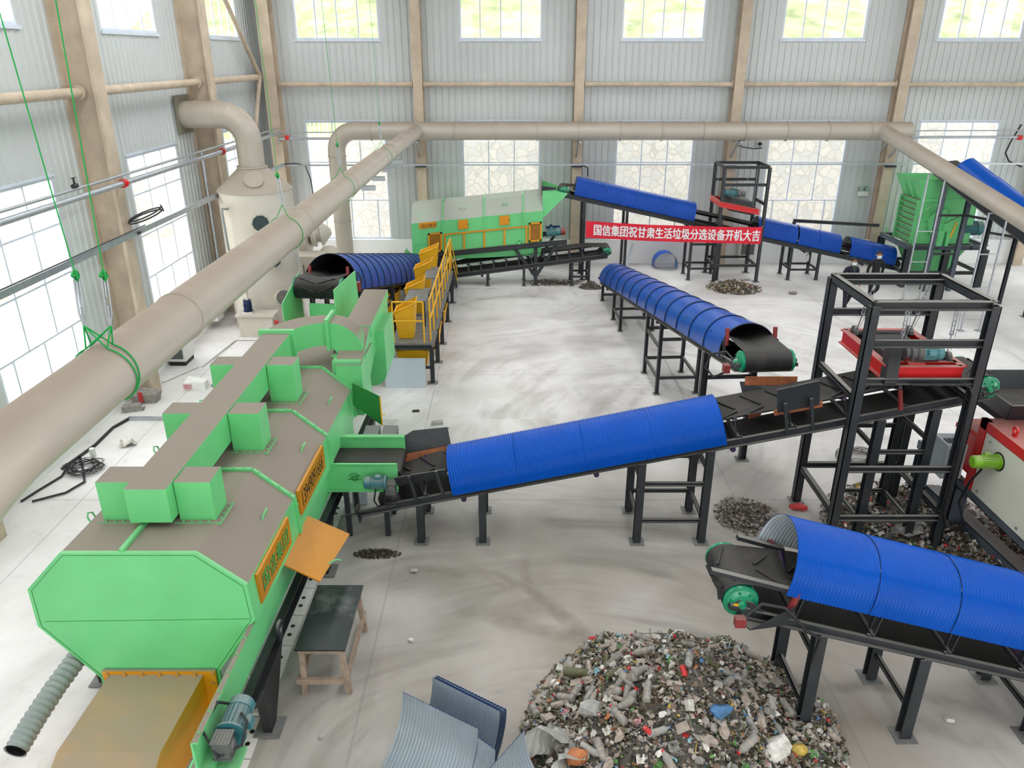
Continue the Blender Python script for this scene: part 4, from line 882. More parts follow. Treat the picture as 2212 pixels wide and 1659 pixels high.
S_ = thing('conduit', 'thin grey conduit above the water pipe on the left wall', 'pipe', (-8.4, 12, 5.2)); q = MB(); q.cyl((-8.38, -5.8, 5.2), (-8.38, 28.9, 5.1), .028, n=10); q.build('conduit_pipe', GALV, S_)
q = MB(); q.cyl((-8.38, 15.0, 5.16), (-8.38, 15.0, 5.34), .02, n=8); q.cyl((-8.38, 14.93, 5.2), (-8.38, 15.07, 5.2), .045, n=8); q.bar((-8.38, 14.92, 5.35), (-8.38, 15.08, 5.35), .02, .015); q.build('valve', BLACK, S_)
S_ = thing('cable_tray', 'grey cable tray with black cables along the left wall below the pipe', 'cable tray', (-8.5, 12, 4.0))
q = MB(); q.channel((-8.36, -5.8, 4.0), (-8.36, 28.9, 3.82), .12, .09, .012, (1, 0, 0)); q.build('tray', GALV, S_)
q = MB(); q.tube([(-8.37, -5 + i * .75, 4.055 - .0053 * (i * .75 - .8)) for i in range(31)], .016, 6); q.build('tray_cable', CABLE, S_)
q = MB(); q.tube([V((-8.34 + .05 * math.cos(t * .9), 17.6 + .8 * math.cos(t), 4.1 + .09 * math.sin(t) + .008 * t)) for t in [i * .45 for i in range(30)]], .018, 6); q.build('cable_coil', CABLE, S_)
for y in (4.6, 10.8, 17.0, 23.4): q = MB(); q.bar((-8.46, y, 3.88), (-8.27, y, 3.88), .1, .06); q.build('tray_bracket', STEEL, S_)
S_ = thing('fire_pipe', 'galvanised water pipe with red coupling along the back wall', 'pipe', (0, 29.0, 4.7))
q = MB(); q.cyl((-8.45, 28.9, 4.74), (19.3, 28.9, 4.80), .05, n=12); q.build('pipe_length', GALV, S_)
for x in (-8.1, 18.3): q = MB(); q.cyl((x - .07, 28.9, 4.78), (x + .07, 28.9, 4.78), .09, n=12); q.build('red_coupling', RED, S_)
for x in (-8.4, 2.4, 8.07, 13.91): q = MB(); q.bar((x, 29.1, 4.62), (x, 28.8, 4.66), .05, .05); q.build('pipe_bracket', GALV, S_)
S_ = thing('conduit', 'thin grey conduit above the water pipe on the back wall', 'pipe', (0, 29.0, 4.95)); q = MB(); q.cyl((-8.4, 28.95, 4.95), (19.3, 28.95, 5.02), .022, n=8); q.build('conduit_pipe', GALV, S_)
S_ = thing('cable_tray', 'narrow grey cable tray running along the whole back wall', 'cable tray', (0, 29.05, 3.8))
q = MB(); q.bar((-8.25, 29.0, 3.8), (19.3, 29.05, 3.85), .07, .06); q.build('tray', GALV, S_)
for x in (-3.35, 2.4, 8.07, 13.91): q = MB(); q.box(x - .2, x + .2, 28.98, 29.12, 3.72, 3.78); q.build('tray_bracket', STEEL, S_)
q = MB(); q.tube([(-8.35, 29.0, 3.84), (-7.9, 29.0, 3.86), (-7.6, 29.02, 3.8), (-7.45, 29.05, 3.3), (-7.4, 29.1, 2.4), (-7.35, 29.1, 1.6)], .02, 6); q.build('tray_cable', CABLE, S_)
o = MB(); o.tube([(2.6, 29.0, 3.8), (2.78, 29.0, 3.7), (2.8, 29.05, 3.4)], .025, 6); o = o.build('tray_cable', CABLE, S_)
o = MB(); o.tube([(18.5, 29.3, 5.2), (18.3, 29.35, 4.6), (18.2, 29.35, 4.2), (18.4, 29.35, 3.9), (18.9, 29.3, 3.7)], .03, 6); tag(o.build('hanging_cable', CABLE), 'thick black cable hanging loose beside the rightmost column', 'cable')
o = MB(); o.tube([(8.3, 29.5, 4.45), (8.6, 29.45, 4.38), (8.95, 29.45, 4.33), (9.25, 29.48, 4.36)], .018, 6); tag(o.build('hanging_cable', CABLE), 'short black cable end sticking out of the back wall by a column', 'cable')
S_ = thing('security_camera', 'small white dome camera on the back wall between two windows', 'camera', (9.15, 29.55, 4.5)); q = MB(); q.box(9.05, 9.25, 29.55, 29.63, 4.4, 4.6); q.build('mount', WHITE, S_); q = MB(); q.cyl((9.15, 29.45, 4.5), (9.15, 29.55, 4.5), .07, n=12); q.build('lens', BLACK, S_)
S_ = thing('emergency_light', 'white twin lamp emergency light left of the shredder column', 'lamp', (13.3, 29.6, 2.75)); q = MB(); q.box(13.1, 13.5, 29.52, 29.63, 2.6, 2.78); q.build('body', WHITE, S_)
for x in (13.18, 13.42): q = MB(); q.cyl((x, 29.5, 2.87), (x, 29.6, 2.87), .08, n=12); q.build('lamp_head', GALV, S_)
q = MB(); q.cyl((-8.85, 22.7, .9), (-8.85, 22.7, 5.0), .045, n=10); tag(q.build('riser_pipe', GALV), 'thin vertical galvanised riser pipe beside the second left column', 'pipe')

# ------------------------------------------------------------------ scrubber tower, fan, dosing tank
S_ = thing('scrubber_tank', 'tall cream cylindrical scrubber tank with cone top in the left corner', 'tank', (-7.4, 22.5, 0))
CX, CY, CR = -7.4, 22.5, 1.03
q = MB(); q.lathe((CX, CY, 0), (0, 0, 1), [(0, CR + .06), (.08, CR + .06), (.08, CR), (3.95, CR)], 48); q.build('tank_shell', CREAM, S_)
q = MB(); q.lathe((CX, CY, 3.95), (0, 0, 1), [(0, CR + .02), (.03, CR + .02), (.62, .40), (.62, .36)], 48); q.build('cone_top', DUCT, S_)
q = MB(); q.lathe((CX, CY, 4.57), (0, 0, 1), [(0, .42), (.05, .42), (.05, .36), (.7, .36)], 36); q.build('outlet_neck', DUCT, S_)
bc = V((CX - .72, CY, 5.27)); rows = []
for i in range(6):
    a = PI / 2 * i / 5; u = V((math.cos(a), 0, math.sin(a))); c = bc + u * .72
    rows.append([c + u * .36 * math.cos(2 * PI * j / 28) + V((0, 1, 0)) * .36 * math.sin(2 * PI * j / 28) for j in range(28)])
q = MB()
for i in range(5): q.grid([rows[i], rows[i + 1]], True, True)
q.build('outlet_elbow', DUCT, S_)
q = MB(); q.cyl((bc.x, CY, 5.99), (-9.1, CY, 5.99), .36, n=32)
for x in (-8.2, -8.75): collar(q, (x, CY, 5.99), (1, 0, 0), .36, .03, .012)
q.build('outlet_pipe', DUCT, S_)
q = MB(); q.box(-9.14, -9.10, CY - .5, CY + .5, 5.5, 6.5); q.build('wall_flange', mat('olive_flange_board', (.20, .19, .13), .6), S_)
for z in (.75, 1.7, 2.55): q = MB(); collar(q, (CX, CY, z), (0, 0, 1), CR, .03, .008); q.build('tank_band', CREAM, S_)
def porthole(az, z, r, dark=True):
    a = math.radians(az); n = V((math.sin(a), -math.cos(a), 0)); c = V((CX, CY, z)) + n * (CR - .03); q = MB(); q.lathe(c, n, [(0, r), (.10, r), (.10, r * .86), (.085, r * .86)], 28, False); q.m = 1; q.cyl(c, c + n * .09, r * .87, n=28)
    for k in range(10): t = 2 * PI * k / 10; w = n.cross(V((0, 0, 1))); p = c + (w * math.cos(t) + V((0, 0, 1)) * math.sin(t)) * r * .93; q.cyl(p, p + n * .115, .012, n=6)
    q.build('porthole', [CREAM, SCREEN if dark else MATS['bolted_foot_plate']], S_)
porthole(20, 3.18, .26); porthole(32, 2.12, .25); porthole(40, .98, .25, False)
a_ = math.radians(18); nn = V((math.sin(a_) * .72, -math.cos(a_) * .72, .69)); c_ = V((CX, CY, 4.28)) + V((math.sin(a_), -math.cos(a_), 0)) * .68; q = MB(); q.cyl(c_ - nn * .05, c_ + nn * .09, .26, n=28); q.build('cone_hatch', DUCT, S_)
q = MB(); q.tube([(CX - .55, CY - .85, 3.55), (CX - .62, CY - 1.12, 3.6), (CX - .62, CY - 1.14, 3.45), (CX - .6, CY - 1.12, 2.5), (CX - .5, CY - .95, 1.9)], .035, 8); q.build('vent_pipe', HOSE, S_)
q = MB(); q.tube([(CX - .2, CY - 1.0, 1.5), (CX - .2, CY - 1.3, 1.45), (CX - .2, CY - 1.35, .9)], .04, 8); q.cyl((CX - .2, CY - 1.3, 1.4), (CX - .2, CY - 1.45, 1.4), .06, n=8); q.build('drain_pipe', CREAM, S_)
q = MB(); q.cbox((CX - .32, CY - 1.35, 1.42), .1, .1, .14); q.build('red_valve', RED, S_)
S_ = thing('dosing_tank', 'low cream box tank with small navy motor beside the near green screen hopper', 'tank', (-7.35, 21.3, 0))
q = MB(); q.box(-7.85, -6.88, 20.95, 21.4, 0, .62); q.build('tank_body', CREAM, S_); q = MB(); q.box(-7.92, -6.81, 20.88, 21.42, .62, .68); q.build('tank_lid', CREAM, S_)
motor(S_, (-7.62, 21.2, .7), (0, 0, 1), .11, .36, NAVY, (0, -1, 0), name='agitator_motor'); q = MB(); q.box(-7.75, -7.48, 21.05, 21.32, .68, .71); q.build('motor_base', WHITE, S_)
q = MB(); q.cyl((-6.84, 21.02, .45), (-6.74, 21.02, .45), .05, n=8); q.cyl((-6.80, 21.02, 0), (-6.80, 21.02, .45), .03, n=8); q.build('drain_valve', RED, S_)
S_ = thing('extractor_fan', 'cream centrifugal fan between the scrubber tank and the vertical duct', 'fan', (-6.9, 26.2, 0))
q = MB(); q.lathe((-7.5, 26.6, 1.75), (1, 0, 0), [(0, .3), (0, .62), (.45, .62), (.45, .35)], 36); q.build('fan_housing', CREAM, S_)
q = MB(); q.lathe((-7.05, 26.6, 1.75), (1, .25, .12), [(0, .36), (.12, .44), (.2, .44), (.2, .3), (.32, .3), (.36, .44), (.4, .44), (.75, .1)], 32); q.build('inlet_cone', CREAM, S_)
q = MB(); q.box(-7.3, -6.35, 25.2, 26.1, 0, 1.32); q.build('silencer_box', CREAM, S_)
for i in range(5): q = MB(); q.box(-7.2 + i * .2, -7.18 + i * .2, 25.17, 25.2, .35, 1.05); q.build('louvre_slot', STEEL, S_)
q = MB(); q.lathe((-6.35, 26.3, 1.05), (0, 0, 1), [(0, .34), (.2, .34), (.35, .2)], 24); q.build('outlet_collar', CREAM, S_)
# control cabinets
def cabinet(name, lab, x0, x1, y0, y1, z0, z1, face, dark=True):
    S_ = thing(name, lab, 'control cabinet', ((x0 + x1) / 2, (y0 + y1) / 2, z0)); q = MB(); q.box(x0, x1, y0, y1, z0 + (.12 if z0 < .02 else 0), z1); q.build('case', WHITE, S_)
    if z0 < .02: q = MB(); q.box(x0 + .02, x1 - .02, y0 + .02, y1 - .02, 0, .12); q.build('base', BLACK, S_)
    q = MB()
    if face == 'y': q.box(x0 + .05, x1 - .05, y0 - .02, y0, z0 + .2, z1 - .08)
    else: q.box(x1, x1 + .02, y0 + .05, y1 - .05, z0 + .2, z1 - .08)
    d = q.build('door', MOTORGREY if dark else IVORY, S_); return S_
cb = cabinet('control_cabinet', 'white floor cabinet with dark plinth against the left wall', -9.0, -8.55, 18.7, 19.3, 0, 1.2, 'y')
q = MB()
for i in range(5): q.box(-8.549, -8.545, 18.8 + i * .08, 18.85 + i * .08, .95, 1.05)
q.build('vent_slots', BLACK, cb)
cb = cabinet('control_cabinet', 'small white cabinet on the left wall beyond the floor cabinet', -9.03, -8.7, 21.6, 22.1, .25, 1.15, 'x', True)
q = MB(); q.box(-8.679, -8.675, 21.75, 21.95, .92, 1.02); q.build('label_strip', REDINK, cb)
cb = cabinet('control_cabinet', 'white cabinet with dark display on the back wall under the banner', 8.75, 9.35, 29.1, 29.45, .25, 1.2, 'y', True)
q = MB(); q.box(8.9, 9.2, 29.07, 29.08, .85, 1.0); q.build('label_strip', WHITE, cb); q = MB()
for i in range(3): q.box(8.93 + i * .09, 8.99 + i * .09, 29.065, 29.07, .89, .96)
q.build('label_marks', REDINK, cb)

# ------------------------------------------------------------------ sorting gallery
G = thing('sorting_gallery', 'raised sorting platform with yellow railing and hoppers left of the open floor', 'platform', (-2.45, 21, 0))
q = MB(); q.box(-2.95, -1.98, 17.55, 24.6, 1.0, 1.05); q.build('deck', MATS['bolted_foot_plate'], G)
q = MB(); q.channel((-3.0, 17.55, .96), (-1.95, 17.55, .96), .06, .12, .012); q.build('edge_beam', STEEL, G)
for x in (-1.96, -2.97): q = MB(); q.channel((x, 17.5, .94), (x, 24.6, .94), .06, .12, .012); q.build('edge_beam', STEEL, G)
for y in (17.57, 18.97, 20.4, 22.35, 24.3):
    for x in (-1.97, -2.96): q = MB(); q.hbeam((x, y, .012), (x, y, .92), .1, .1, .012, (0, 1, 0)); o = q.build('leg', STEEL, G); q = MB(); q.box(x - .13, x + .13, y - .1, y + .1, 0, .012); q.build('foot_plate', MATS['bolted_foot_plate'], o)
    q = MB(); q.bar((-2.96, y, .42), (-1.97, y, .42), .06, .06); q.build('cross_brace', STEEL, G)
def rail(pts, posts, nm='railing'):
    for z in (2.08, 1.6): q = MB(); q.tube([V(p) + V((0, 0, z)) for p in pts], .022, 8); q.build('hand_rail', YELLOW, G)
    for p in posts: q = MB(); q.cyl((p[0], p[1], 1.05), (p[0], p[1], 2.08), .022, n=8); q.build('rail_post', YELLOW, G)
rail([(-2.0, 17.75, 0), (-2.0, 24.6, 0)], [(-2.0, y, 0) for y in (17.75, 18.6, 19.5, 20.4, 21.3, 22.2, 23.1, 24.0, 24.6)])
rail([(-2.88, 17.62, 0), (-2.14, 17.62, 0)], [(-2.88, 17.62, 0), (-2.14, 17.62, 0)])
q = MB(); q.tube([(-2.0, 24.6, 2.08), (-1.95, 25.4, 1.3), (-1.9, 26.1, .5)], .022, 8); q.build('hand_rail', YELLOW, G); q = MB(); q.tube([(-2.0, 24.6, 1.6), (-1.95, 25.3, .9), (-1.9, 25.9, .3)], .022, 8); q.build('hand_rail', YELLOW, G)
q = MB()
for i in range(6): q.box(-2.6, -1.95, 24.7 + i * .25, 24.95 + i * .25, .85 - i * .15, .89 - i * .15)
for i in range(5): pass
q.bar((-1.94, 24.6, .95), (-1.94, 26.2, .03), .04, .12); q.bar((-2.62, 24.6, .95), (-2.62, 26.2, .03), .04, .12); q.build('stair_flight', STEEL, G)
def hopper(cx, cy, zb, zt, wb, wt, db, dt, lab, parent=None, skew=.12):
    mb = MB(); t = .02
    def ring(w, d, z, s0): return [(cx - w / 2, cy - d / 2, z - s0), (cx + w / 2, cy - d / 2, z + s0), (cx + w / 2, cy + d / 2, z + s0), (cx - w / 2, cy + d / 2, z - s0)]
    o0, o1, i0, i1 = ring(wb, db, zb, 0), ring(wt, dt, zt, skew), ring(wb - .04, db - .04, zb + .03, 0), ring(wt - .04, dt - .04, zt, skew)
    mb.add(o0 + o1 + i0 + i1, [(3, 2, 1, 0)] + [(i, (i + 1) % 4, 4 + (i + 1) % 4, 4 + i) for i in range(4)] + [(4 + i, 4 + (i + 1) % 4, 12 + (i + 1) % 4, 12 + i) for i in range(4)] + [(8 + (i + 1) % 4, 8 + i, 12 + i, 12 + (i + 1) % 4) for i in range(4)] + [(8, 9, 10, 11)])
    S_ = thing('sorting_hopper', lab, 'hopper', (cx, cy, zb), 'yellow hoppers of the sorting gallery'); mb.build('hopper_body', YELLOW, S_)
    e = MB(); e.tube(o1, .022, 4, closed=True); e.build('rim', YELLOW, S_); return S_
hopper(-2.62, 18.1, 1.06, 1.86, .36, .52, .4, .55, 'tall yellow hopper at the front end of the gallery deck')
hopper(-2.62, 20.15, 1.06, 1.86, .36, .52, .4, .55, 'yellow hopper behind the front hopper, half hidden by the grey work tables')
hopper(-2.62, 22.2, 1.06, 1.86, .36, .52, .4, .55, 'yellow hopper behind the grey work tables on the deck')
hopper(-2.62, 23.9, 1.06, 1.9, .40, .58, .4, .55, 'farthest and highest looking yellow hopper by the blue cover end')
hopper(-2.45, 18.0, .3, .82, .62, .8, .5, .7, 'wide yellow bin below the deck behind the pale leaning board', skew=0)
hopper(-2.3, 19.6, .2, .8, .6, .75, .5, .75, 'yellow bin below the deck behind the second gallery leg', skew=0)
hopper(-2.25, 21.3, .2, .8, .5, .7, .5, .75, 'yellow bin below the deck near the middle gallery legs', skew=0)
for x, y, lab in ((-3.95, 20.6, 'yellow bin on the floor left of the gallery, nearer one'), (-3.75, 22.2, 'yellow bin on the floor left of the gallery, farther one')): hopper(x, y, .0, 1.05, .5, .75, .6, .8, lab, skew=0)
for y, x0, x1, lab in ((19.4, -2.75, -2.2, 'nearer grey work table on the gallery deck'), (21.6, -2.5, -2.1, 'farther grey work table on the gallery deck')):
    S_ = thing('work_table', lab, 'table', ((x0 + x1) / 2, y, 1.05)); q = MB(); q.box(x0, x1, y - .6, y + .6, 1.72, 1.75); q.build('table_top', MATS['bolted_foot_plate'], S_)
    for x in (x0 + .04, x1 - .04):
        for yy in (y - .56, y + .56): q = MB(); q.bar((x, yy, 1.05), (x, yy, 1.72), .03, .03); q.build('leg', STEEL, S_)
    q = MB(); q.bar((x0 + .04, y - .56, 1.35), (x1 - .04, y - .56, 1.35), .025, .025); q.build('stretcher', STEEL, S_)
S_ = thing('board_panel', 'pale blue grey board standing on edge in front of the sorting gallery', 'panel', (-2.6, 17.35, 0)); q = MB(); q.hexa([(-3.1, 17.25, 0), (-2.12, 17.25, 0), (-2.12, 17.33, 0), (-3.1, 17.33, 0), (-3.1, 17.40, .70), (-2.12, 17.40, .70), (-2.12, 17.48, .70), (-3.1, 17.48, .70)]); q.build('board', PANEL, S_)
tag(MB().hexa([(-2.9, 11.95, 0), (-2.62, 11.95, 0), (-2.62, 12.0, 0), (-2.9, 12.0, 0), (-2.9, 12.0, .62), (-2.62, 12.0, .62), (-2.62, 12.05, .62), (-2.9, 12.05, .62)]).build('board_panel', PANEL), 'narrow pale blue board under the short green side conveyor', 'panel')
# ------------------------------------------------------------------ magnet frame over the rising conveyor
F = thing('magnet_frame', 'tall dark steel portal frame with red magnet hung inside, right foreground', 'steel frame', (6.06, 11.3, 0))
FX, FY, FZ = (5.2, 6.93), (10.55, 12.08), 4.2
for x in FX:
    for y in FY: q = MB(); q.channel((x, y, .014), (x, y, FZ), .13, .14, .014, (0, 1, 0), side=1 if x > 6 else -1); q.bar((x, y, .014), (x, y, FZ), .10, .02, (0, 1, 0), 0, .05 if y < 11 else -.05); o = q.build('leg', STEEL, F); q = MB(); q.box(x - .12, x + .12, y - .12, y + .12, 0, .014); q.build('foot_plate', MATS['bolted_foot_plate'], o)
def fb(a, b, w=.07, h=.12, nm='frame_beam'): q = MB(); q.channel(a, b, w, h, .012); q.build(nm, STEEL, F)
for y in FY: fb((FX[0], y, FZ), (FX[1], y, FZ), .1, .13); fb((FX[0], y, 3.62), (FX[1], y, 3.62)); 
for x in FX: fb((x, FY[0], FZ), (x, FY[1], FZ), .1, .13); fb((x, FY[0], 2.72), (x, FY[1], 2.72), .09, .09)
for y in (10.55 + .0, ): fb((FX[0], y, 3.02), (FX[1], y, 3.02), .07, .10); fb((FX[0], y, 1.52), (FX[1], y, 1.52), .07, .1); fb((FX[0], y, .62), (FX[1], y, .62), .07, .1)
fb((FX[0], FY[1], .75), (FX[1], FY[1], .75), .07, .1)
for x in FX: fb((x, FY[0], .70), (x, FY[1], .70), .09, .09)
for y in (10.75, 11.88): fb((FX[0], y, FZ - .02), (FX[1], y, FZ - .02), .06, .08)
q = MB(); q.tube([(5.95, 10.49, 2.99)] + [(5.95 + .1 * i, 10.48, 2.985 + .012 * (i % 2)) for i in range(1, 9)] + [(6.82, 10.47, 2.96), (6.87, 10.46, 2.85), (6.9, 10.45, 1.8), (6.9, 10.45, .8), (7.0, 10.45, .5)], .02, 7); q.build('power_cable', CABLE, F)
MG = thing('magnetic_separator', 'red framed overband magnet with teal motor hanging over the rising conveyor', 'magnet', (6.2, 11.5, 3.0))
mx0, mx1, my0, my1, mz = 5.68, 6.80, 10.72, 12.42, 2.98
def ib(a, b, nm='frame_beam'): q = MB(); q.channel(a, b, .09, .24, .016); q.build(nm, RED, MG)
for x in (mx0, mx1): q = MB(); q.hbeam((x, my0, mz + .1), (x, my1, mz + .1), .12, .24, .018); q.build('frame_beam', RED, MG)
for y in (my0, my0 + .2, my1): q = MB(); q.hbeam((mx0, y, mz + .1), (mx1, y, mz + .1), .10, .24, .018); q.build('frame_beam', RED, MG)
q = MB(); q.prism([(my0 + .28 + .10 * math.sin(a), mz + .08 + .13 * math.cos(a)) for a in [PI + PI * i / 8 for i in range(9)]] + [(my1 - .18 + .10 * math.sin(a), mz + .08 + .13 * math.cos(a)) for a in [PI * i / 8 for i in range(9)]], mx0 + .22, mx1 - .2, 'x'); q.build('magnet_belt', mat('dusty_rubber_sheet', (.05, .047, .042), .8, 0, .2, 4), MG)
for y in (my0 + .28, my1 - .18):
    q = MB(); q.cyl((mx0 + .05, y, mz + .2), (mx1 - .05, y, mz + .2), .05, n=12); q.build('roller_shaft', BLACK, MG)
    for x in (mx0 + .1, mx1 - .1): q = MB(); q.cyl((x - .03, y, mz + .27), (x + .03, y, mz + .27), .075, n=14); q.cbox((x, y, mz + .24), .05, .22, .06); q.build('bearing', MOTORGREY, MG)
motor(MG, (6.22, my0 + .22, mz + .36), (1, 0, 0), .115, .34, mat('pale_teal_motor', (.10, .30, .32), .4, 0, .1, 5, dust=.3), (0, -1, .3))
q = MB(); q.lathe((5.98, my0 + .22, mz + .36), (1, 0, 0), [(0, .10), (.06, .10), (.07, .14), (.14, .14), (.15, .12), (.18, .15), (.25, .15)], 22); q.build('gear_reducer', MOTORGREY, MG)
q = MB(); q.box(6.0, 6.25, my0 + .05, my0 + .4, mz + .2, mz + .24); q.hexa([(6.02, my0 + .14, mz + .22), (6.16, my0 + .14, mz + .22), (6.16, my0 + .3, mz + .22), (6.02, my0 + .3, mz + .22), (6.05, my0 + .17, mz + .34), (6.13, my0 + .17, mz + .34), (6.13, my0 + .27, mz + .34), (6.05, my0 + .27, mz + .34)]); q.build('motor_seat', RED, MG)
q = MB(); gc = [V((5.80, my0 + .2, mz + .40)), V((5.66, my0 - .1, mz + .02))]
dv = (gc[1] - gc[0]).normalized(); px = V((0, -dv.z, dv.y)); loop = [gc[0] - dv * 0 + (px * math.cos(a) - dv * math.sin(a)) * .13 for a in [PI * i / 10 for i in range(11)]] + [gc[1] + (-px * math.cos(a) + dv * math.sin(a)) * .11 for a in [PI * i / 10 for i in range(11)]]
n_ = len(loop); w = V((.09, 0, 0)); q.add([p - w for p in loop] + [p + w for p in loop], [list(range(n_))[::-1], list(range(n_, 2 * n_))] + [(i, (i + 1) % n_, n_ + (i + 1) % n_, n_ + i) for i in range(n_)])
o = q.build('belt_guard', BLACK, MG)
q = MB(); ar = [gc[0] + V((.092, 0, 0)) + (px * math.cos(a) - dv * math.sin(a)) * .075 for a in [.2 * PI + .75 * PI * i / 8 for i in range(9)]]; ar2 = [gc[0] + V((.092, 0, 0)) + (px * math.cos(a) - dv * math.sin(a)) * .105 for a in [.2 * PI + .75 * PI * i / 8 for i in range(9)]]
q.grid([ar, ar2], False); q.build('arrow_mark', LETTER, o)
for x, y, zt in ((mx0 + .1, my1 - .25, FZ), (mx1 - .12, my1 - .25, FZ), (mx0 + .28, my0 + .32, FZ), (mx1 - .1, my0 + .32, FZ)):
    q = MB(); yy = min(y, 11.88); t_ = V((min(max(x, 5.25), 6.88), yy, zt - .05)); b_ = V((x, y, mz + .30)); k1, k2 = t_.lerp(b_, .25), t_.lerp(b_, .62)
    q.tube([t_, k1], .007, 5); e = V((.022, 0, 0)); q.tube([k1 + e, k2 + e], .009, 5); q.tube([k1 - e, k2 - e], .009, 5)
    for p in (k1, k2, k1.lerp(k2, .5), b_): q.tube([p + V((.03 * math.cos(a), 0, .04 * math.sin(a))) for a in [2 * PI * i / 8 for i in range(8)]], .009, 5, closed=True)
    q.tube([k2, b_], .011, 5); q.tube([t_ + V((.04, 0, 0)), t_.lerp(b_, .5) + V((.07, 0, 0)), b_ + V((.05, 0, .05))], .005, 4); q.build('hanger', GALV, MG)

# ------------------------------------------------------------------ second magnet frame by the back wall, with banner
F2 = thing('magnet_frame', 'dark steel portal frame over the back wall conveyor, right end of the red banner', 'steel frame', (7.97, 27.5, 0))
gx, gy, gz = (7.25, 8.78), (26.85, 28.15), 4.0
for x in gx:
    for y in gy: q = MB(); q.hbeam((x, y, .014), (x, y, gz), .1, .1, .012); o = q.build('leg', STEEL, F2); q = MB(); q.box(x - .12, x + .12, y - .12, y + .12, 0, .014); q.build('foot_plate', MATS['bolted_foot_plate'], o)
for z in (gz, 3.42):
    for y in gy: q = MB(); q.channel((gx[0], y, z), (gx[1], y, z), .06, .1, .012); q.build('frame_beam', STEEL, F2)
for z in (gz, 2.75, .55):
    for x in gx: q = MB(); q.channel((x, gy[0], z), (x, gy[1], z), .06, .1, .012); q.build('frame_beam', STEEL, F2)
for y in gy: q = MB(); q.channel((gx[0], y, .6), (gx[1], y, .6), .06, .09, .012); q.build('frame_beam', STEEL, F2)
M2 = thing('magnetic_separator', 'small red framed magnet with dark belt hung over the back wall conveyor', 'magnet', (8.0, 27.5, 2.5))
tl = lambda p: V((p.x, p.y, p.z - .2 * (p.x - 8.0)))
for y in (26.75, 28.2): q = MB(); q.sh = tl; q.hbeam((7.2, y, 2.62), (8.55, y, 2.62), .1, .18, .014); q.build('frame_beam', RED, M2)
for x in (7.2, 8.55): q = MB(); q.sh = tl; q.hbeam((x, 26.75, 2.62), (x, 28.2, 2.62), .1, .18, .014); q.build('frame_beam', RED, M2)
q = MB(); q.sh = tl; q.box(7.55, 8.4, 26.85, 28.1, 2.45, 2.78); q.build('magnet_belt', MATS['dusty_rubber_sheet'], M2); q = MB(); q.sh = tl; q.box(7.6, 8.35, 26.9, 28.0, 2.78, 2.9); q.build('magnet_box', STEEL, M2)
motor(M2, (7.75, 27.0, 3.12), (-1, 0, .1), .12, .4, TEAL, (0, 0, 1)); q = MB(); q.lathe((7.78, 27.0, 3.12), (1, 0, -.1), [(0, .13), (.1, .13), (.15, .09), (.3, .09)], 18); q.build('gear_reducer', MOTORGREY, M2)
for x in (7.35, 8.4):
    for y in (27.0, 28.0): q = MB(); q.cyl((x, y, 2.72 - .2 * (x - 8)), (x, y, 3.98), .01, n=5); q.build('hanger', GALV, M2)
BN = thing('banner', 'long red cloth banner with white characters tied between the back steel frames', 'banner', (5.6, 26.66, 1.9))
rows = []
NB = 60
def bpt(u, v):
    x = 2.57 + 6.14 * u; zt = 2.22 - .21 * u - .05 * math.sin(PI * u); zb = 1.64 - .22 * u - .035 * math.sin(PI * u)
    return V((x, 26.66 + .025 * math.sin(u * 31) * math.sin(v * 2.2 + .4) + .02 * math.sin(u * 12 + v), zb + (zt - zb) * v))
q = MB(); q.grid([[bpt(i / NB, j / 8) for j in range(9)] for i in range(NB + 1)]); q.build('cloth', BANNER, BN)
q = MB(); text_mb(q, '国信集团祝甘肃生活垃圾分选设备开机大吉', (0, 0, 0), (1, 0, 0), (0, 0, 1), 1.0, 0, 1, .0)
xs_ = [v[0] for v in q.v]; zs_ = [v[2] for v in q.v]; a0, a1, b0, b1 = min(xs_), max(xs_), min(zs_), max(zs_)
q.v = [tuple(bpt(.047 + .943 * (x - a0) / (a1 - a0), .17 + .66 * (z - b0) / (b1 - b0)) + V((0, -.012, 0))) for x, y, z in q.v]
base = list(q.v); fs_ = [list(f_) for f_ in q.f]
for dx, dz in ((.011, .004), (-.011, -.004), (0, .012)): q.add([(x + dx, y - .0006 + dx * .02, z + dz) for x, y, z in base], fs_)
q.build('lettering', LETTER, BN, fixn=False)
for u in (0, 1): q = MB(); p = bpt(u, 1); q.tube([p, p + V((.02 if u else -.02, .1, .03))], .008, 4); q.build('tie_cord', LETTER, BN)

# ------------------------------------------------------------------ shredder on its stand
SH = thing('shredder', 'green shredder with flared hopper on a dark steel stand at the right back', 'machine', (14.8, 27.0, 0))
q = MB(); hx0, hx1, hy0, hy1 = 13.95, 15.9, 26.35, 27.75
def shell(mb, b, t, zb, zt, wall=.02):
    (bx0, bx1, by0, by1), (tx0, tx1, ty0, ty1) = b, t; r = [(bx0, by0, zb), (bx1, by0, zb), (bx1, by1, zb), (bx0, by1, zb), (tx0, ty0, zt), (tx1, ty0, zt), (tx1, ty1, zt), (tx0, ty1, zt)]
    for i in range(4): a, c = i, (i + 1) % 4; mb.plate([r[a], r[c], r[4 + c], r[4 + a]], wall)
shell(q, (13.9, 15.85, 26.4, 27.7), (13.6, 15.85, 26.25, 27.85), 3.0, 3.68); q.build('feed_hopper', GREEN, SH)
for y in (26.75, 27.2): q = MB(); q.plate([(13.88, y, 3.02), (13.58, y, 3.6), (13.56, y, 3.6), (13.80, y, 3.02)], .02); q.build('hopper_rib', GREEN2, SH)
q = MB(); q.box(13.92, 15.85, 26.4, 27.7, 1.48, 3.0); q.build('body', GREEN, SH)
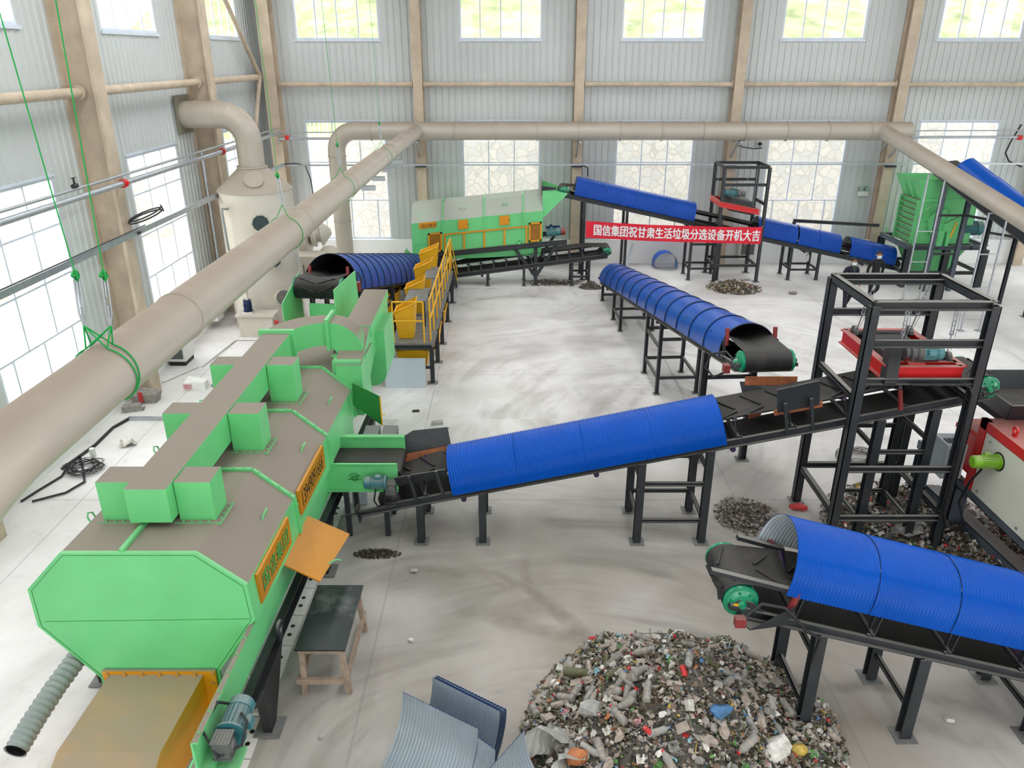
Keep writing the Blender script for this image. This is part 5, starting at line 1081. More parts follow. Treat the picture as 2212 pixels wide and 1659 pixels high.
for y in (26.42, 27.68): q = MB(); q.box(13.80, 13.92, y - .02, y + .02, 1.48, 2.98); q.build('side_stile', GREEN2, SH)
for i in range(9): z = 1.5 + i * .183; q = MB(); q.box(13.78, 13.92, 26.42, 27.68, z, z + .022); q.build('stiffener_rib', GREEN, SH)
q = MB(); q.box(13.9, 15.87, 26.36, 26.4, 2.93, 3.03); q.box(13.9, 15.87, 26.36, 26.4, 2.3, 2.36); q.build('body_flange', GREEN2, SH)
q = MB(); q.cyl((14.75, 26.22, 2.2), (14.75, 26.36, 2.2), .5, n=36); q.build('flywheel_guard', GREEN2, SH)
for a in (.5, 1.3, 2.3, 4.6): q = MB(); q.bar((14.75, 26.2, 2.2), (14.75 + .5 * math.cos(a), 26.2, 2.2 + .5 * math.sin(a)), .02, .05, (0, 1, 0)); q.build('guard_rib', GREEN, SH)
q = MB(); q.tube([(14.1, 26.38, 2.55), (14.08, 26.3, 2.7), (14.2, 26.28, 2.78), (14.3, 26.3, 2.72)], .03, 6); q.tube([(14.1, 26.38, 2.35), (14.08, 26.3, 2.55)], .03, 6); q.build('hook_handle', GREEN, SH)
q = MB(); q.box(14.55, 14.75, 26.05, 26.3, 1.48, 2.0); q.box(14.85, 14.95, 26.05, 26.3, 1.48, 1.95); q.build('drive_bracket', GREEN2, SH)
q = MB(); q.bar((14.98, 26.08, 1.75), (15.1, 26.08, 2.3), .05, .03, (0, 1, 0)); q.build('belt_guard', YELLOW, SH)
motor(SH, (15.55, 26.6, 2.0), (1, -.1, 0), .24, .72, TEAL, (0, 0, 1))
q = MB(); q.hexa([(14.35, 26.75, .35), (15.45, 26.75, .35), (15.45, 27.35, .35), (14.35, 27.35, .35), (13.95, 26.4, 1.34), (15.85, 26.4, 1.34), (15.85, 27.7, 1.34), (13.95, 27.7, 1.34)]); q.build('discharge_hopper', GREEN2, SH)
for a, b in (((13.7, 26.2, 1.40), (16.4, 26.2, 1.40)), ((13.7, 28.3, 1.40), (16.4, 28.3, 1.40)), ((13.7, 26.2, 1.40), (13.7, 28.3, 1.40)), ((16.4, 26.2, 1.40), (16.4, 28.3, 1.40)), ((15.95, 26.2, 1.40), (15.95, 28.3, 1.40))): q = MB(); q.channel(a, b, .12, .16, .014); q.build('stand_beam', STEEL2, SH)
for x in (13.72, 14.3 + .75, 16.38):
    for y in (26.22, 28.28): q = MB(); q.hbeam((x, y, 0), (x, y, 1.33), .2, .2, .016); q.build('leg', STEEL, SH)
for y in (26.22, 28.28): q = MB(); q.channel((13.72, y, .5), (16.38, y, .5), .08, .12, .012); q.build('cross_brace', STEEL, SH)
for x in (13.72, 16.38): q = MB(); q.channel((x, 26.22, .5), (x, 28.28, .5), .08, .12, .012); q.build('cross_brace', STEEL, SH)
for x, y in ((13.78, 28.2), (13.78, 26.1), (16.3, 26.1)): q = MB(); q.cbox((x, y, 1.56), .03, .1, .16); q.cyl((x - .015, y, 1.64), (x + .015, y, 1.64), .05, n=12); q.build('lifting_lug', GREEN2, SH)
TB = MB(); TB.hbeam((10.6, 29.0, 1.78), (13.6, 28.4, 1.72), .12, .12, .012); tag(TB.build('spare_beam', STEEL), 'long dark steel beam lying from the wall to the shredder stand', 'beam')
q = MB(); q.hbeam((10.65, 29.0, 0), (10.65, 29.0, 1.72), .1, .1, .012); q = q.build('beam_post', STEEL, bpy.data.objects['spare_beam'])
SP = thing('steel_support', 'inclined dark steel stand carrying the steep conveyor beside the shredder', 'steel frame', (14.3, 25.6, 0))
for x in (14.2, 15.1):
    q = MB(); q.channel((x, 25.7, 0), (x + .05, 25.75, 3.55), .14, .14, .014, (0, 1, 0)); q.build('post', STEEL2, SP)
for z in (1.3, 2.6): q = MB(); q.bar((14.2, 25.7, z), (15.15, 25.7, z), .07, .07); q.build('rung', STEEL, SP)
for x, y, h in ((15.5, 24.9, 2.9), (16.0, 24.2, 2.4)): q = MB(); q.hbeam((x, y, 0), (x, y, h), .1, .1, .012); q.build('post', STEEL, SP)
q = MB(); q.bar((15.15, 25.7, 2.6), (15.5, 24.9, 2.6), .07, .07); q.bar((15.5, 24.9, 2.2), (16.0, 24.2, 2.2), .07, .07); q.build('rung', STEEL, SP)

# ------------------------------------------------------------------ red and ivory press at the right edge
PR_ = thing('baling_press', 'ivory and red press machine with lime green motor at the right edge', 'machine', (8.3, 9.0, 0))
X0, X1, Y0, Y1, Z0, Z1 = 7.5, 9.3, 6.3, 10.98, .98, 2.2
q = MB(); q.box(X0, X1, Y0, Y1, Z0, Z1); q.build('body', RED, PR_)
q = MB(); q.box(X0 - .02, X0, Y0 + .1, Y1 - .18, Z0, Z1 - .16); o = q.build('side_panel', IVORY, PR_)
q = MB()
for y in (10.65, 9.6, 8.6, 7.6):
    for z in (Z0 + .08, Z1 - .25): q.cyl((X0 - .035, y, z), (X0 - .02, y, z), .025, n=8)
q.build('panel_bolt', GALV, o)
q = MB(); q.box(X0 - .03, X0 + .06, Y0, Y1, Z1 - .14, Z1 + .01); q.box(X0 - .03, X0 + .06, Y1 - .16, Y1 + .02, Z0, Z1 + .01); q.build('edge_frame', RED, PR_)
q = MB(); q.cyl((X0 - .03, 10.36, 1.76), (X0 - .01, 10.36, 1.76), .15, n=24); q.build('motor_opening', BLACK, PR_)
motor(PR_, (X0 - .03, 10.36, 1.76), (-1, 0, 0), .10, .40, LIME, (0, 1, 1))
for y in (10.35, 8.4): lugring(PR_, (X0 + .1, y, Z1 + .1), .05, ax='x', m=RED)
for x in (7.55, 8.6): q = MB(); q.channel((x, 5.5, .90), (x, 12.6, .90), .1, .16, .014); q.build('base_rail', STEEL2, PR_)
for x in (7.55, 8.6):
    for y in (6.6, 8.7, 11.2, 12.4): q = MB(); q.hbeam((x, y, 0), (x, y, .82), .22, .2, .016); q.build('leg', STEEL2, PR_)
q = MB(); q.box(7.7, 8.5, 10.95, 11.9, 1.0, 1.75); q.m = 1; q.box(7.68, 8.52, 10.95, 11.92, 1.6, 1.68); q.build('feed_section', [RED, RED], PR_)
q = MB(); q.box(7.15, 7.48, 11.15, 11.6, 1.0, 1.62); o = q.build('control_box', PANEL, PR_); q = MB(); q.box(7.2, 7.42, 11.13, 11.15, 1.45, 1.55); q.build('display', BLACK, o); q = MB()
for i in range(4): q.box(7.2 + .07 * i, 7.24 + .07 * i, 11.25, 11.4, 1.62, 1.635)
q.build('button_row', BLACK, o)
q = MB(); shell(q, (7.8, 8.9, 10.9, 11.9), (7.62, 9.2, 10.6, 12.05), 2.22, 2.6, .02); q.build('feed_hopper', STEEL, PR_)
q = MB(); q.box(7.82, 8.88, 10.92, 11.88, 2.1, 2.32); q.build('hopper_load', BELT, PR_)
q = MB(); q.tube([(7.42, 10.6, 1.5), (7.35, 10.7, 1.2), (7.3, 10.75, .8), (7.38, 10.6, .45), (7.3, 10.9, .1), (7.2, 11.0, .03)], .02, 6); q.build('power_cable', CABLE, PR_)
GB = MB(); GB.channel((7.72, 12.2, .15), (7.95, 8.3, .15), .26, .2, .016, side=-1); GB.hbeam((7.7, 12.3, .1), (7.98, 8.2, .1), .2, .2, .014); tag(GB.build('floor_beam', STEEL2), 'long dusty slate steel beam lying on the floor beside the press', 'beam')

# ------------------------------------------------------------------ rough table
TT = thing('work_table', 'rough timber table with dusty dark top beside the near green screen', 'table', (-2.35, 8.0, 0))
q = MB(); q.box(-2.69, -2.06, 7.40, 8.66, .735, .76); q.build('table_top', SLATE, TT)
q = MB(); q.box(-2.66, -2.10, 7.43, 7.50, .67, .735); q.box(-2.66, -2.10, 8.55, 8.62, .67, .735); q.box(-2.66, -2.60, 7.5, 8.55, .67, .735); q.box(-2.15, -2.09, 7.5, 8.55, .67, .735); q.build('apron', WOOD, TT)
for x in (-2.62, -2.13):
    for y in (7.48, 8.58): sx = -.02 if x < -2.3 else .05; q = MB(); q.bar((x, y, .67), (x + sx, y + (.03 if y > 8 else -.02), 0), .07, .06, (0, 1, 0)); q.build('leg', WOOD, TT)
q = MB(); q.box(-2.72, -2.04, 7.40, 7.45, .2, .28); q.build('stretcher', WOOD, TT); q = MB(); q.box(-2.12, -2.07, 7.42, 8.72, .2, .27); q.build('stretcher', WOOD, TT); q = MB(); q.box(-2.70, -2.65, 7.45, 8.7, .2, .27); q.build('stretcher', WOOD, TT)

# ------------------------------------------------------------------ loose curved cover sheets in the foreground
def curved_sheet(name, lab, a, b, h, sweep, R, th=.0, group=None, par=None, mats=None, a0=0.0, outv=None):
    """ribbed sheet standing on its lower edge: top edge from a to b, curling over from vertical towards the viewer's left"""
    A_, B_ = V((*a, h)), V((*b, h)); d = B_ - A_; L = d.length; d.normalize(); out = V((0, 0, 1)).cross(d); out = V((*outv, 0)).normalized() if outv else (-out if out.x > 0 or out.y > 0 else out)
    M = int(L / .042) * 4; nA = 20; rows = []; rows2 = []
    for i in range(M + 1):
        c = A_ + d * (L * i / M); w = .0055 * math.cos(2 * PI * i / 4); r1, r2 = [], []
        for j in range(nA + 1):
            t = a0 + (sweep - a0) * j / nA; o = out * (R * (1 - math.cos(t))) + V((0, 0, -R * math.sin(t))); nn = out * math.cos(t) + V((0, 0, math.sin(t)))
            r1.append(c + o + nn * w); r2.append(c + o + nn * (w - .006))
        rows.append(r1); rows2.append(r2)
    q = MB(); q.grid(rows); q.m = 1; q.grid(rows2)
    o = q.build(name, mats or [GREYSHEET, BLUE], par, fixn=False)
    if par is None: tag(o, lab, 'roofing sheet', group)
    return o
curved_sheet('curved_cover_sheet', 'large grey ribbed cover sheet curling to the left in the foreground', (-1.24, 6.60), (-.36, 6.08), .88, PI * .52, .86)
curved_sheet('curved_cover_sheet', 'narrow grey ribbed sheet tucked behind the large curling sheet', (-.36, 6.02), (-.17, 5.86), .82, PI * .5, .80)
for i in range(6):
    curved_sheet('curved_cover_sheet', 'dark edged ribbed cover sheet in the upright nested stack', (-.92 + .011 * i, 6.82 + .009 * i), (-.13 + .014 * i, 6.32 + .009 * i), .88 - .012 * (i % 3), PI * .50, .84, group='nested cover sheets')
curved_sheet('curved_cover_sheet', 'grey ribbed sheet with a pointed corner nearest the garbage heap', (.13, 6.08), (-.36, 5.42), .86, PI * .5, .84, outv=(.8, -.6))
curved_sheet('curved_cover_sheet', 'blue ribbed sheet edge at the bottom of the view left of the grey sheets', (-1.62, 6.02), (-1.42, 5.9), .22, PI * .4, .25, mats=[BLUE, BLUE])
# spare blue arch by the back wall
q = MB(); ro = [[V((5.88 + .46 * math.cos(PI * i / 20 * 1.16 - .25), y, .30 + .48 * math.sin(PI * i / 20 * 1.16 - .25))) for i in range(21)] for y in (28.75, 29.0, 29.25)]
q.grid(ro); q.m = 1; q.grid([[V((5.88 + .45 * math.cos(PI * i / 20 * 1.16 - .25), y, .30 + .47 * math.sin(PI * i / 20 * 1.16 - .25))) for i in range(21)] for y in (28.75, 29.0, 29.25)])
q.v = [(x, y, z + .12 - .0) for x, y, z in q.v]; zmin = min(v[2] for v in q.v); q.v = [(x, y, z - zmin) for x, y, z in q.v]
tag(q.build('arched_cover_sheet', [BLUE, mat('bright_blue_inside', (.03, .25, .62), .3)], fixn=False), 'short spare blue arched cover standing against the back wall under the banner', 'roofing sheet')
q = MB(); q.plate([(4.15, 27.6, .35), (4.25, 27.6, .35), (4.55, 28.3, 1.05), (4.45, 28.3, 1.05)], .02); tag(q.build('offcut_board', PANEL), 'narrow pale offcut board leaning behind the middle blue conveyor tail', 'board')
# corrugated hose by the outlet chute
q = MB(); hp = [V((-5.28, 5.95, .70)), V((-5.26, 6.3, .78)), V((-5.22, 6.7, .86)), V((-5.15, 7.1, .94)), V((-5.05, 7.5, 1.0))]
pts = []; rs = []
for i in range(len(hp) - 1):
    for k in range(22): pts.append(hp[i].lerp(hp[i + 1], k / 22)); rs.append(.105 if (len(pts) // 2) % 2 else .122)
q.tube(pts, rs, 18, cap=False); q.m = 1; q.tube(pts, [.095] * len(pts), 18, cap=False); o = q.build('corrugated_hose', [HOSE, BLACK]); tag(o, 'thick grey corrugated hose sticking out left of the orange outlet chute', 'hose')
# ------------------------------------------------------------------ sorted waste: heaps and single pieces
RW = random.Random(11)
def wm(name, c, r=.55, v=.25): return mat(name, c, r, 0, v, 14, stain=.35, staincol=(.16, .14, .115))
WP = {'clear': wm('waste_clear_plastic', (.27, .265, .245), .3), 'pale': wm('waste_pale_film', (.50, .47, .42)), 'grey': wm('waste_dusty_grey', (.27, .25, .225)), 'taupe': wm('waste_taupe', (.34, .28, .23)),
      'brown': wm('waste_brown', (.15, .10, .065)), 'dark': wm('waste_dark', (.035, .03, .024)), 'olive': wm('waste_olive', (.10, .105, .045)), 'red': wm('waste_red', (.50, .03, .03)), 'orange': wm('waste_orange', (.44, .15, .05)),
      'yellow': wm('waste_yellow', (.48, .34, .06)), 'blue': wm('waste_blue', (.05, .16, .32)), 'cyan': wm('waste_cyan', (.22, .42, .48)), 'green': wm('waste_green', (.10, .28, .07)), 'pink': wm('waste_pink', (.58, .26, .30)), 'soil': wm('waste_soil', (.085, .075, .06)), 'white': wm('waste_white', (.66, .63, .58))}
KEYS = list(WP)
def heap_h(x, y, cx, cy, rx, ry, h):
    d = math.hypot((x - cx) / rx, (y - cy) / ry); wob = .10 * math.sin(x * 3.1 + y * 1.7) + .07 * math.sin(x * 7.3 - y * 5.1)
    d = d * (1 + wob * .9)
    return h * max(0, 1 - d) ** 1.12 * (1 + .10 * math.sin(x * 11 + y * 7) * max(0, 1 - d)) if d < 1 else 0.0
def heap(name, lab, cx, cy, rx, ry, h, n, smin, smax, weights, seed, cat='waste heap'):
    """ground mass plus loose shreds, all one uncountable heap"""
    rr = random.Random(seed); q = MB(); ks = list(weights); wt = [weights[k] for k in ks]; q.m = len(ks)
    NR, NA = 16, 44; rows = []
    for i in range(NR + 1):
        r = i / NR * 1.02; row = []
        for j in range(NA):
            a = 2 * PI * j / NA; x, y = cx + rx * r * math.cos(a), cy + ry * r * math.sin(a); row.append((x, y, heap_h(x, y, cx, cy, rx, ry, h) - .015 + rr.uniform(-.012, .012) * (1 if i < NR else 0) if r < 1 else .002))
        rows.append(row)
    q.grid(rows, True, True)
    for _ in range(n):
        r = math.sqrt(rr.random()) * 1.03; a = rr.uniform(0, 2 * PI); x, y = cx + rx * r * math.cos(a), cy + ry * r * math.sin(a); hh_ = heap_h(x, y, cx, cy, rx, ry, h)
        if hh_ <= 0 and rr.random() < .75: continue
        z = max(.004, hh_ + rr.uniform(-.012, .03)); s_ = rr.uniform(smin, smax) * (rr.random() * .6 + .5)
        q.m = rr.choices(range(len(ks)), wt)[0]; M = Matrix.Rotation(rr.uniform(0, 2 * PI), 3, 'Z') @ Matrix.Rotation(rr.uniform(-.9, .9), 3, 'X') @ Matrix.Rotation(rr.uniform(-.9, .9), 3, 'Y'); c = V((x, y, z + s_ * .1)); k = rr.random()
        if k < .62:   # crumpled flake
            m_ = rr.choice((4, 5, 5, 6)); P_ = [c + M @ V((s_ * rr.uniform(.35, .75) * math.cos(2 * PI * i / m_), s_ * rr.uniform(.25, .6) * math.sin(2 * PI * i / m_), rr.uniform(-.22, .22) * s_)) for i in range(m_)]; t_ = c + M @ V((0, 0, s_ * rr.uniform(.0, .3))); u_ = c - M @ V((0, 0, s_ * .1))
            q.add(P_ + [t_, u_], [(i, (i + 1) % m_, m_) for i in range(m_)] + [((i + 1) % m_, i, m_ + 1) for i in range(m_)])
        elif k < .82: q.cbox(c, s_ * rr.uniform(.5, 1), s_ * rr.uniform(.3, .6), s_ * rr.uniform(.08, .35), M)
        else: L_ = s_ * rr.uniform(1., 2.4); q.bar(c - M @ V((L_ / 2, 0, 0)), c + M @ V((L_ / 2, 0, 0)), s_ * .12, s_ * .08)
    o = q.build(name, [WP[k] for k in ks] + [WP['soil']], fixn=False); tag(o, lab, cat, None, 'stuff'); return o
HC = (2.02, 6.72, 1.86, 1.82, 1.18)
heap('waste_heap', 'big heap of sorted household waste in the foreground centre', *HC, 15000, .025, .095, dict(grey=8, taupe=8, brown=8, dark=8, olive=7, pale=3.2, white=.7, clear=2, red=.5, yellow=.5, orange=.4, blue=.25, cyan=.3, green=.9, pink=.4), 5)
heap('waste_heap', 'waste heap on the floor under the magnet frame and the press', 7.0, 11.2, 1.55, 1.5, .20, 4200, .04, .12, dict(grey=6, brown=7, dark=8, olive=4, pale=4, white=2, clear=3, red=.6, orange=.5, yellow=.4, blue=.3, green=.5), 6)
heap('waste_heap', 'waste heap beneath the ivory press at the right edge', 8.35, 9.2, 1.0, 1.9, .38, 3000, .04, .13, dict(grey=6, brown=8, dark=8, olive=4, pale=3, white=2, clear=2, red=1, orange=.7, yellow=.4, blue=.6, green=.8), 8)
heap('waste_heap', 'small pile of twigs and waste under the back magnet frame', 7.75, 25.95, .95, .75, .30, 900, .05, .14, dict(taupe=6, brown=7, olive=3, yellow=1.2, pale=2, grey=4, red=.5, dark=4), 9)
heap('rubble_pile', 'low pile of rubble and dirt between the chute stands', 4.15, 11.55, .55, .62, .10, 420, .03, .12, dict(grey=7, taupe=7, brown=3, dark=2), 10, 'rubble')
heap('dirt_pile', 'dark dirt pile below the middle conveyor tail', 2.75, 26.1, .42, .35, .28, 220, .03, .08, dict(brown=7, dark=5), 12, 'dirt')
heap('dirt_streak', 'dark strip of spilled soil beside the open orange door', -2.2, 10.42, .38, .12, .06, 500, .02, .055, dict(dark=9, brown=2), 13, 'dirt')
heap('dirt_pile', 'thin spread of dirt and rubbish under the far screen right end', 1.5, 26.7, 1.1, .45, .06, 380, .03, .09, dict(brown=6, dark=4, grey=5, pale=1), 14, 'dirt')
# single pieces, one prototype of each kind, copied with its parts
def finish(o, loc): o.location = loc; return o
def proto(name, mb, mats, parts=()):
    o = mb.build(name, mats, fixn=True); ch = []
    for n_, m_, mm in parts: c = m_.build(n_, mm); c.parent = o; ch.append(c)
    return o
def bottle(r, L, body, cap, name='plastic_bottle', kinked=False):
    q = MB(); q.lathe((0, 0, 0), (1, 0, 0), [(-L / 2, r * .6), (-L / 2 + r * .15, r * .95), (-L * .15, r), (-L * .1, r * .93), (L * .12, r * (.8 if kinked else .95)), (L * .22, r), (L * .3, r * .85), (L * .42, r * .38), (L * .5, r * .36)], 12)
    c = MB(); c.lathe((0, 0, 0), (1, 0, 0), [(L * .47, r * .42), (L * .53, r * .42)], 10); w = MB(); w.lathe((0, 0, 0), (1, 0, 0), [(-L * .12, r * 1.015), (-L * .02, r * 1.015)], 12, False)
    return proto(name, q, [body], [('cap', c, [cap])] + ([('paper_label', w, [WP['taupe']])] if not kinked else []))
def crumple(s, body, name, seed, flat=.5, jag=.35):
    rr = random.Random(seed); bm = bmesh.new(); bmesh.ops.create_icosphere(bm, subdivisions=2, radius=s)
    for v in bm.verts: k = 1 + rr.uniform(-jag, jag); v.co = V((v.co.x * k * 1.15, v.co.y * k * .8, v.co.z * k * flat))
    q = MB(); q.add([v.co.copy() for v in bm.verts], [[v.index for v in f.verts] for f in bm.faces]); bm.free(); return proto(name, q, [body])
def can(body): q = MB(); q.lathe((0, 0, 0), (1, 0, 0), [(-.06, .026), (-.052, .033), (.05, .033), (.06, .027)], 12); e = MB(); e.cyl((.0595, 0, 0), (.0615, 0, 0), .026, n=12); return proto('drink_can', q, [body], [('can_lid', e, [GALV])])
def carton(a, b, c, body, name='carton'):
    q = MB(); q.hexa([(-a, -b, -c), (a, -b, -c), (a * .9, b, -c), (-a, b, -c * .8), (-a, -b, c), (a, -b * .9, c), (a, b, c), (-a * .9, b, c)]); e = MB(); e.plate([(a, -b, -c), (a * 1.3, -b, -c * .4), (a * 1.3, b, -c * .4), (a, b, -c)], .004); return proto(name, q, [body], [('flap', e, [body])])
def stick(L, body, name): q = MB(); q.tube([V((-L / 2, 0, 0)), V((-L * .1, .02, .01)), V((L * .2, -.015, .0)), V((L / 2, .03, .01))], [.008, .01, .009, .005], 6); return proto(name, q, [body])
def film(s, body, name, seed):
    rr = random.Random(seed); n = 8; rows = [[V(((i / n - .5) * 2 * s, (j / n - .5) * 1.5 * s, rr.uniform(-.16, .2) * s + .25 * s * math.sin(i * 1.3 + seed))) for j in range(n + 1)] for i in range(n + 1)]; q = MB(); q.grid(rows, False); return proto(name, q, [body])
KINDS = [  # prototype builder, count, label, category, group
    (lambda: bottle(.042, .26, WP['clear'], WP['blue']), 24, 'dusty see-through drink bottle lying on the big waste heap', 'bottle'),
    (lambda: bottle(.05, .30, WP['grey'], WP['red']), 26, 'grey dust coated large bottle lying on the big waste heap', 'bottle'),
    (lambda: bottle(.032, .22, WP['taupe'], WP['white'], kinked=True), 28, 'small brownish bottle squeezed flat on the big waste heap', 'bottle'),
    (lambda: bottle(.034, .24, WP['olive'], WP['yellow'], kinked=True), 8, 'dark olive bottle squeezed flat on the big waste heap', 'bottle'),
    (lambda: crumple(.045, WP['white'], 'crumpled_paper', 1), 22, 'small white crumpled paper lump on the big waste heap', 'paper'),
    (lambda: crumple(.042, WP['pale'], 'crumpled_paper', 2, .6), 34, 'off-white crumpled lump on the big waste heap', 'paper'),
    (lambda: crumple(.07, WP['taupe'], 'crumpled_paper', 3, .55), 24, 'tan crumpled lump on the big waste heap', 'paper'),
    (lambda: crumple(.05, WP['grey'], 'crumpled_paper', 4, .7), 24, 'grey crumpled lump on the big waste heap', 'paper'),
    (lambda: film(.06, WP['white'], 'plastic_film', 1), 14, 'torn white plastic film scrap on the big waste heap', 'plastic film'),
    (lambda: film(.08, WP['clear'], 'plastic_film', 2), 14, 'torn clear plastic film scrap on the big waste heap', 'plastic film'),
    (lambda: film(.045, WP['red'], 'plastic_wrapper', 3), 8, 'red plastic wrapper scrap on the big waste heap', 'wrapper'),
    (lambda: film(.045, WP['yellow'], 'plastic_wrapper', 4), 7, 'yellow plastic wrapper scrap on the big waste heap', 'wrapper'),
    (lambda: film(.04, WP['orange'], 'plastic_wrapper', 5), 7, 'orange plastic wrapper scrap on the big waste heap', 'wrapper'),
    (lambda: film(.06, WP['cyan'], 'plastic_wrapper', 6), 6, 'pale blue plastic wrapper scrap on the big waste heap', 'wrapper'),
    (lambda: film(.05, WP['pink'], 'plastic_wrapper', 7), 6, 'pink plastic wrapper scrap on the big waste heap', 'wrapper'),
    (lambda: film(.05, WP['green'], 'plastic_wrapper', 8), 7, 'green plastic wrapper scrap on the big waste heap', 'wrapper'),
    (lambda: can(WP['red']), 6, 'red dusty drink can on the big waste heap', 'can'),
    (lambda: carton(.07, .05, .03, WP['taupe']), 12, 'small tan carton on the big waste heap', 'carton'),
    (lambda: carton(.06, .045, .03, WP['pale']), 10, 'small off-white carton on the big waste heap', 'carton'),
    (lambda: stick(.30, WP['brown'], 'stick'), 14, 'thin brown stick poking out of the big waste heap', 'stick'),
]
def dup(o, loc, M, label=None, cat=None, group=None):
    c = o.copy(); COL.objects.link(c); c.location = loc; c.rotation_euler = M.to_euler()
    for ch in o.children: d = ch.copy(); d.parent = c; COL.objects.link(d)
    tag(c, label, cat, group); return c
def place(rr, left=False):
    cx, cy, rx, ry, h = HC
    while True:
        r = math.sqrt(rr.random()) * .98; a = rr.uniform(0, 2 * PI); x, y = cx + rx * r * math.cos(a), cy + ry * r * math.sin(a)
        if left and x - cx > -.2 and rr.random() < .75: continue
        if y > 5.7: break
    e = .04; z = heap_h(x, y, *HC); gx_ = (heap_h(x + e, y, *HC) - heap_h(x - e, y, *HC)) / (2 * e); gy_ = (heap_h(x, y + e, *HC) - heap_h(x, y - e, *HC)) / (2 * e)
    n = V((-gx_, -gy_, 1)).normalized(); q_ = n.to_track_quat('Z', 'Y').to_matrix()
    return V((x, y, z)), q_
for mk, cnt, lab, cat in KINDS:
    p = mk(); sizes = [max(abs(v.co.z) for v in p.data.vertices)]
    for i in range(cnt):
        loc, Q = place(RW, cat == 'bottle'); M = Q @ Matrix.Rotation(RW.uniform(0, 2 * PI), 3, 'Z') @ Matrix.Rotation(RW.uniform(-.35, .35), 3, 'Y')
        loc = loc + Q @ V((0, 0, sizes[0] * .55 + .012))
        if i == 0: p.location = loc; p.rotation_euler = M.to_euler(); tag(p, lab, cat, lab.split(' on the')[0].split(' lying')[0].split(' poking')[0] + 's')
        else: dup(p, loc, M, lab, cat, p['group'])
def put(o, x, y, z, rz, lab, cat, ry=0.):
    o.location = (x, y, z); o.rotation_euler = (0, ry, rz); tag(o, lab, cat); return o
hz = lambda x, y: heap_h(x, y, *HC)
put(crumple(.17, WP['white'], 'plastic_bag', 21, .45), 2.95, 6.25, hz(2.95, 6.25) + .05, .8, 'large white crumpled bag on the right flank of the big waste heap', 'bag')
put(crumple(.13, WP['clear'], 'plastic_bag', 22, .6), .95, 6.75, hz(.95, 6.75) + .05, .2, 'grey dusty bag among bottles on the left flank of the big waste heap', 'bag')
put(crumple(.20, WP['pale'], 'plastic_bag', 23, .5), 1.15, 5.75, hz(1.15, 5.75) + .06, .5, 'big pale pinkish bag at the bottom left of the big waste heap', 'bag')
put(crumple(.15, WP['clear'], 'plastic_bag', 24, .6), 1.5, 5.62, hz(1.5, 5.62) + .06, 2.5, 'clear crumpled bag at the front foot of the big waste heap', 'bag')
put(crumple(.12, WP['orange'], 'food_packet', 25, .6, .15), .72, 6.2, hz(.72, 6.2) + .06, .3, 'round red and orange packet at the left foot of the big waste heap', 'packet')
put(crumple(.09, WP['yellow'], 'yellow_sponge', 26, .7, .15), 3.22, 6.3, hz(3.22, 6.3) + .04, .3, 'dull yellow lump at the right foot of the big waste heap', 'sponge')
put(crumple(.10, WP['blue'], 'plastic_bag', 27, .5), 2.28, 6.3, hz(2.28, 6.3) + .05, .3, 'bright blue crumpled bag in the middle of the big waste heap', 'bag')
put(bottle(.062, .42, WP['olive'], WP['clear'], 'oil_bottle', True), .86, 7.5, hz(.86, 7.5) + .06, -.1, 'long pale green oil bottle near the top left of the big waste heap', 'bottle')
put(carton(.10, .09, .004, WP['taupe'], 'cardboard_piece'), 1.3, 8.18, hz(1.3, 8.18) + .08, .3, 'square tan cardboard piece standing at the back edge of the waste heap', 'cardboard', 1.1)
q = MB(); q.tube([V((0, 0, 0)), V((.03, 0, .14)), V((.12, .02, .2)), V((.22, .02, .16)), V((.26, .0, .0))], .012, 7); put(proto('wire_loop', q, [WP['white']]), 2.1, 8.12, hz(2.1, 8.12) + .03, .1, 'white wire loop sticking up at the back of the big waste heap', 'wire')
for i, (x, y, s_, rz, lab) in enumerate(((.38, 6.55, .36, .3, 'tall sheet of clear film beside the grey ribbed sheet'), (.52, 6.1, .34, 1.0, 'clear film sheet nearest the camera left of the big waste heap'))):
    rr = random.Random(40 + i); n = 10; rows = [[V(((a / n - .5) * s_ * 1.5, .12 * math.sin(b * .7 + a * .5) + rr.uniform(-.02, .02), b / n * s_ * (1.25 - .6 * abs(a / n - .4)))) for b in range(n + 1)] for a in range(n + 1)]
    q = MB(); q.grid(rows, False); o = q.build('plastic_film', FILM, fixn=False); o.location = (x, y, hz(x, y) * .6); o.rotation_euler = (.35, 0, rz); tag(o, lab, 'plastic film')
# scraps on the floor
def scrap(name, x, y, lab, cat, o, rz=0., z=None):
    zz = -min((Matrix.Rotation(0, 3, 'X') @ v.co).z for v in o.data.vertices) if z is None else z; put(o, x, y, zz, rz, lab, cat)
def brick(a, b, c, m, n='brick'): q = MB(); q.box(-a, a, -b, b, 0, c); return proto(n, q, [m])
scrap('brick', -1.65, 15.25, 'single grey brick on the bare floor right of the far green door', 'brick', brick(.12, .06, .06, CONC), .2)
scrap('stone', -1.4, 15.0, 'small stone beside the single grey brick', 'stone', crumple(.03, CONC, 'stone', 50, .8))
scrap('scrap', -2.2, 15.9, 'small black scrap on the floor near the open dark green door', 'scrap', brick(.08, .04, .03, WP['dark'], 'rubber_scrap'), .1)
scrap('bag', -8.05, 14.25, 'small white crumpled plastic wrapper on the floor by the left wall', 'wrapper', film(.16, WP['white'], 'plastic_wrapper', 51), .5)
scrap('stone', -1.55, 9.95, 'pale stone on the floor beside the dark soil strip', 'stone', crumple(.045, CONC, 'stone', 52, .7))
scrap('stone', -1.4, 8.4, 'small white stone right of the rough timber table', 'stone', crumple(.035, WP['white'], 'stone', 53, .8))
scrap('stone', -3.0 + .72, 6.75, 'tiny stone below the timber table leg', 'stone', crumple(.03, CONC, 'stone', 54, .8))
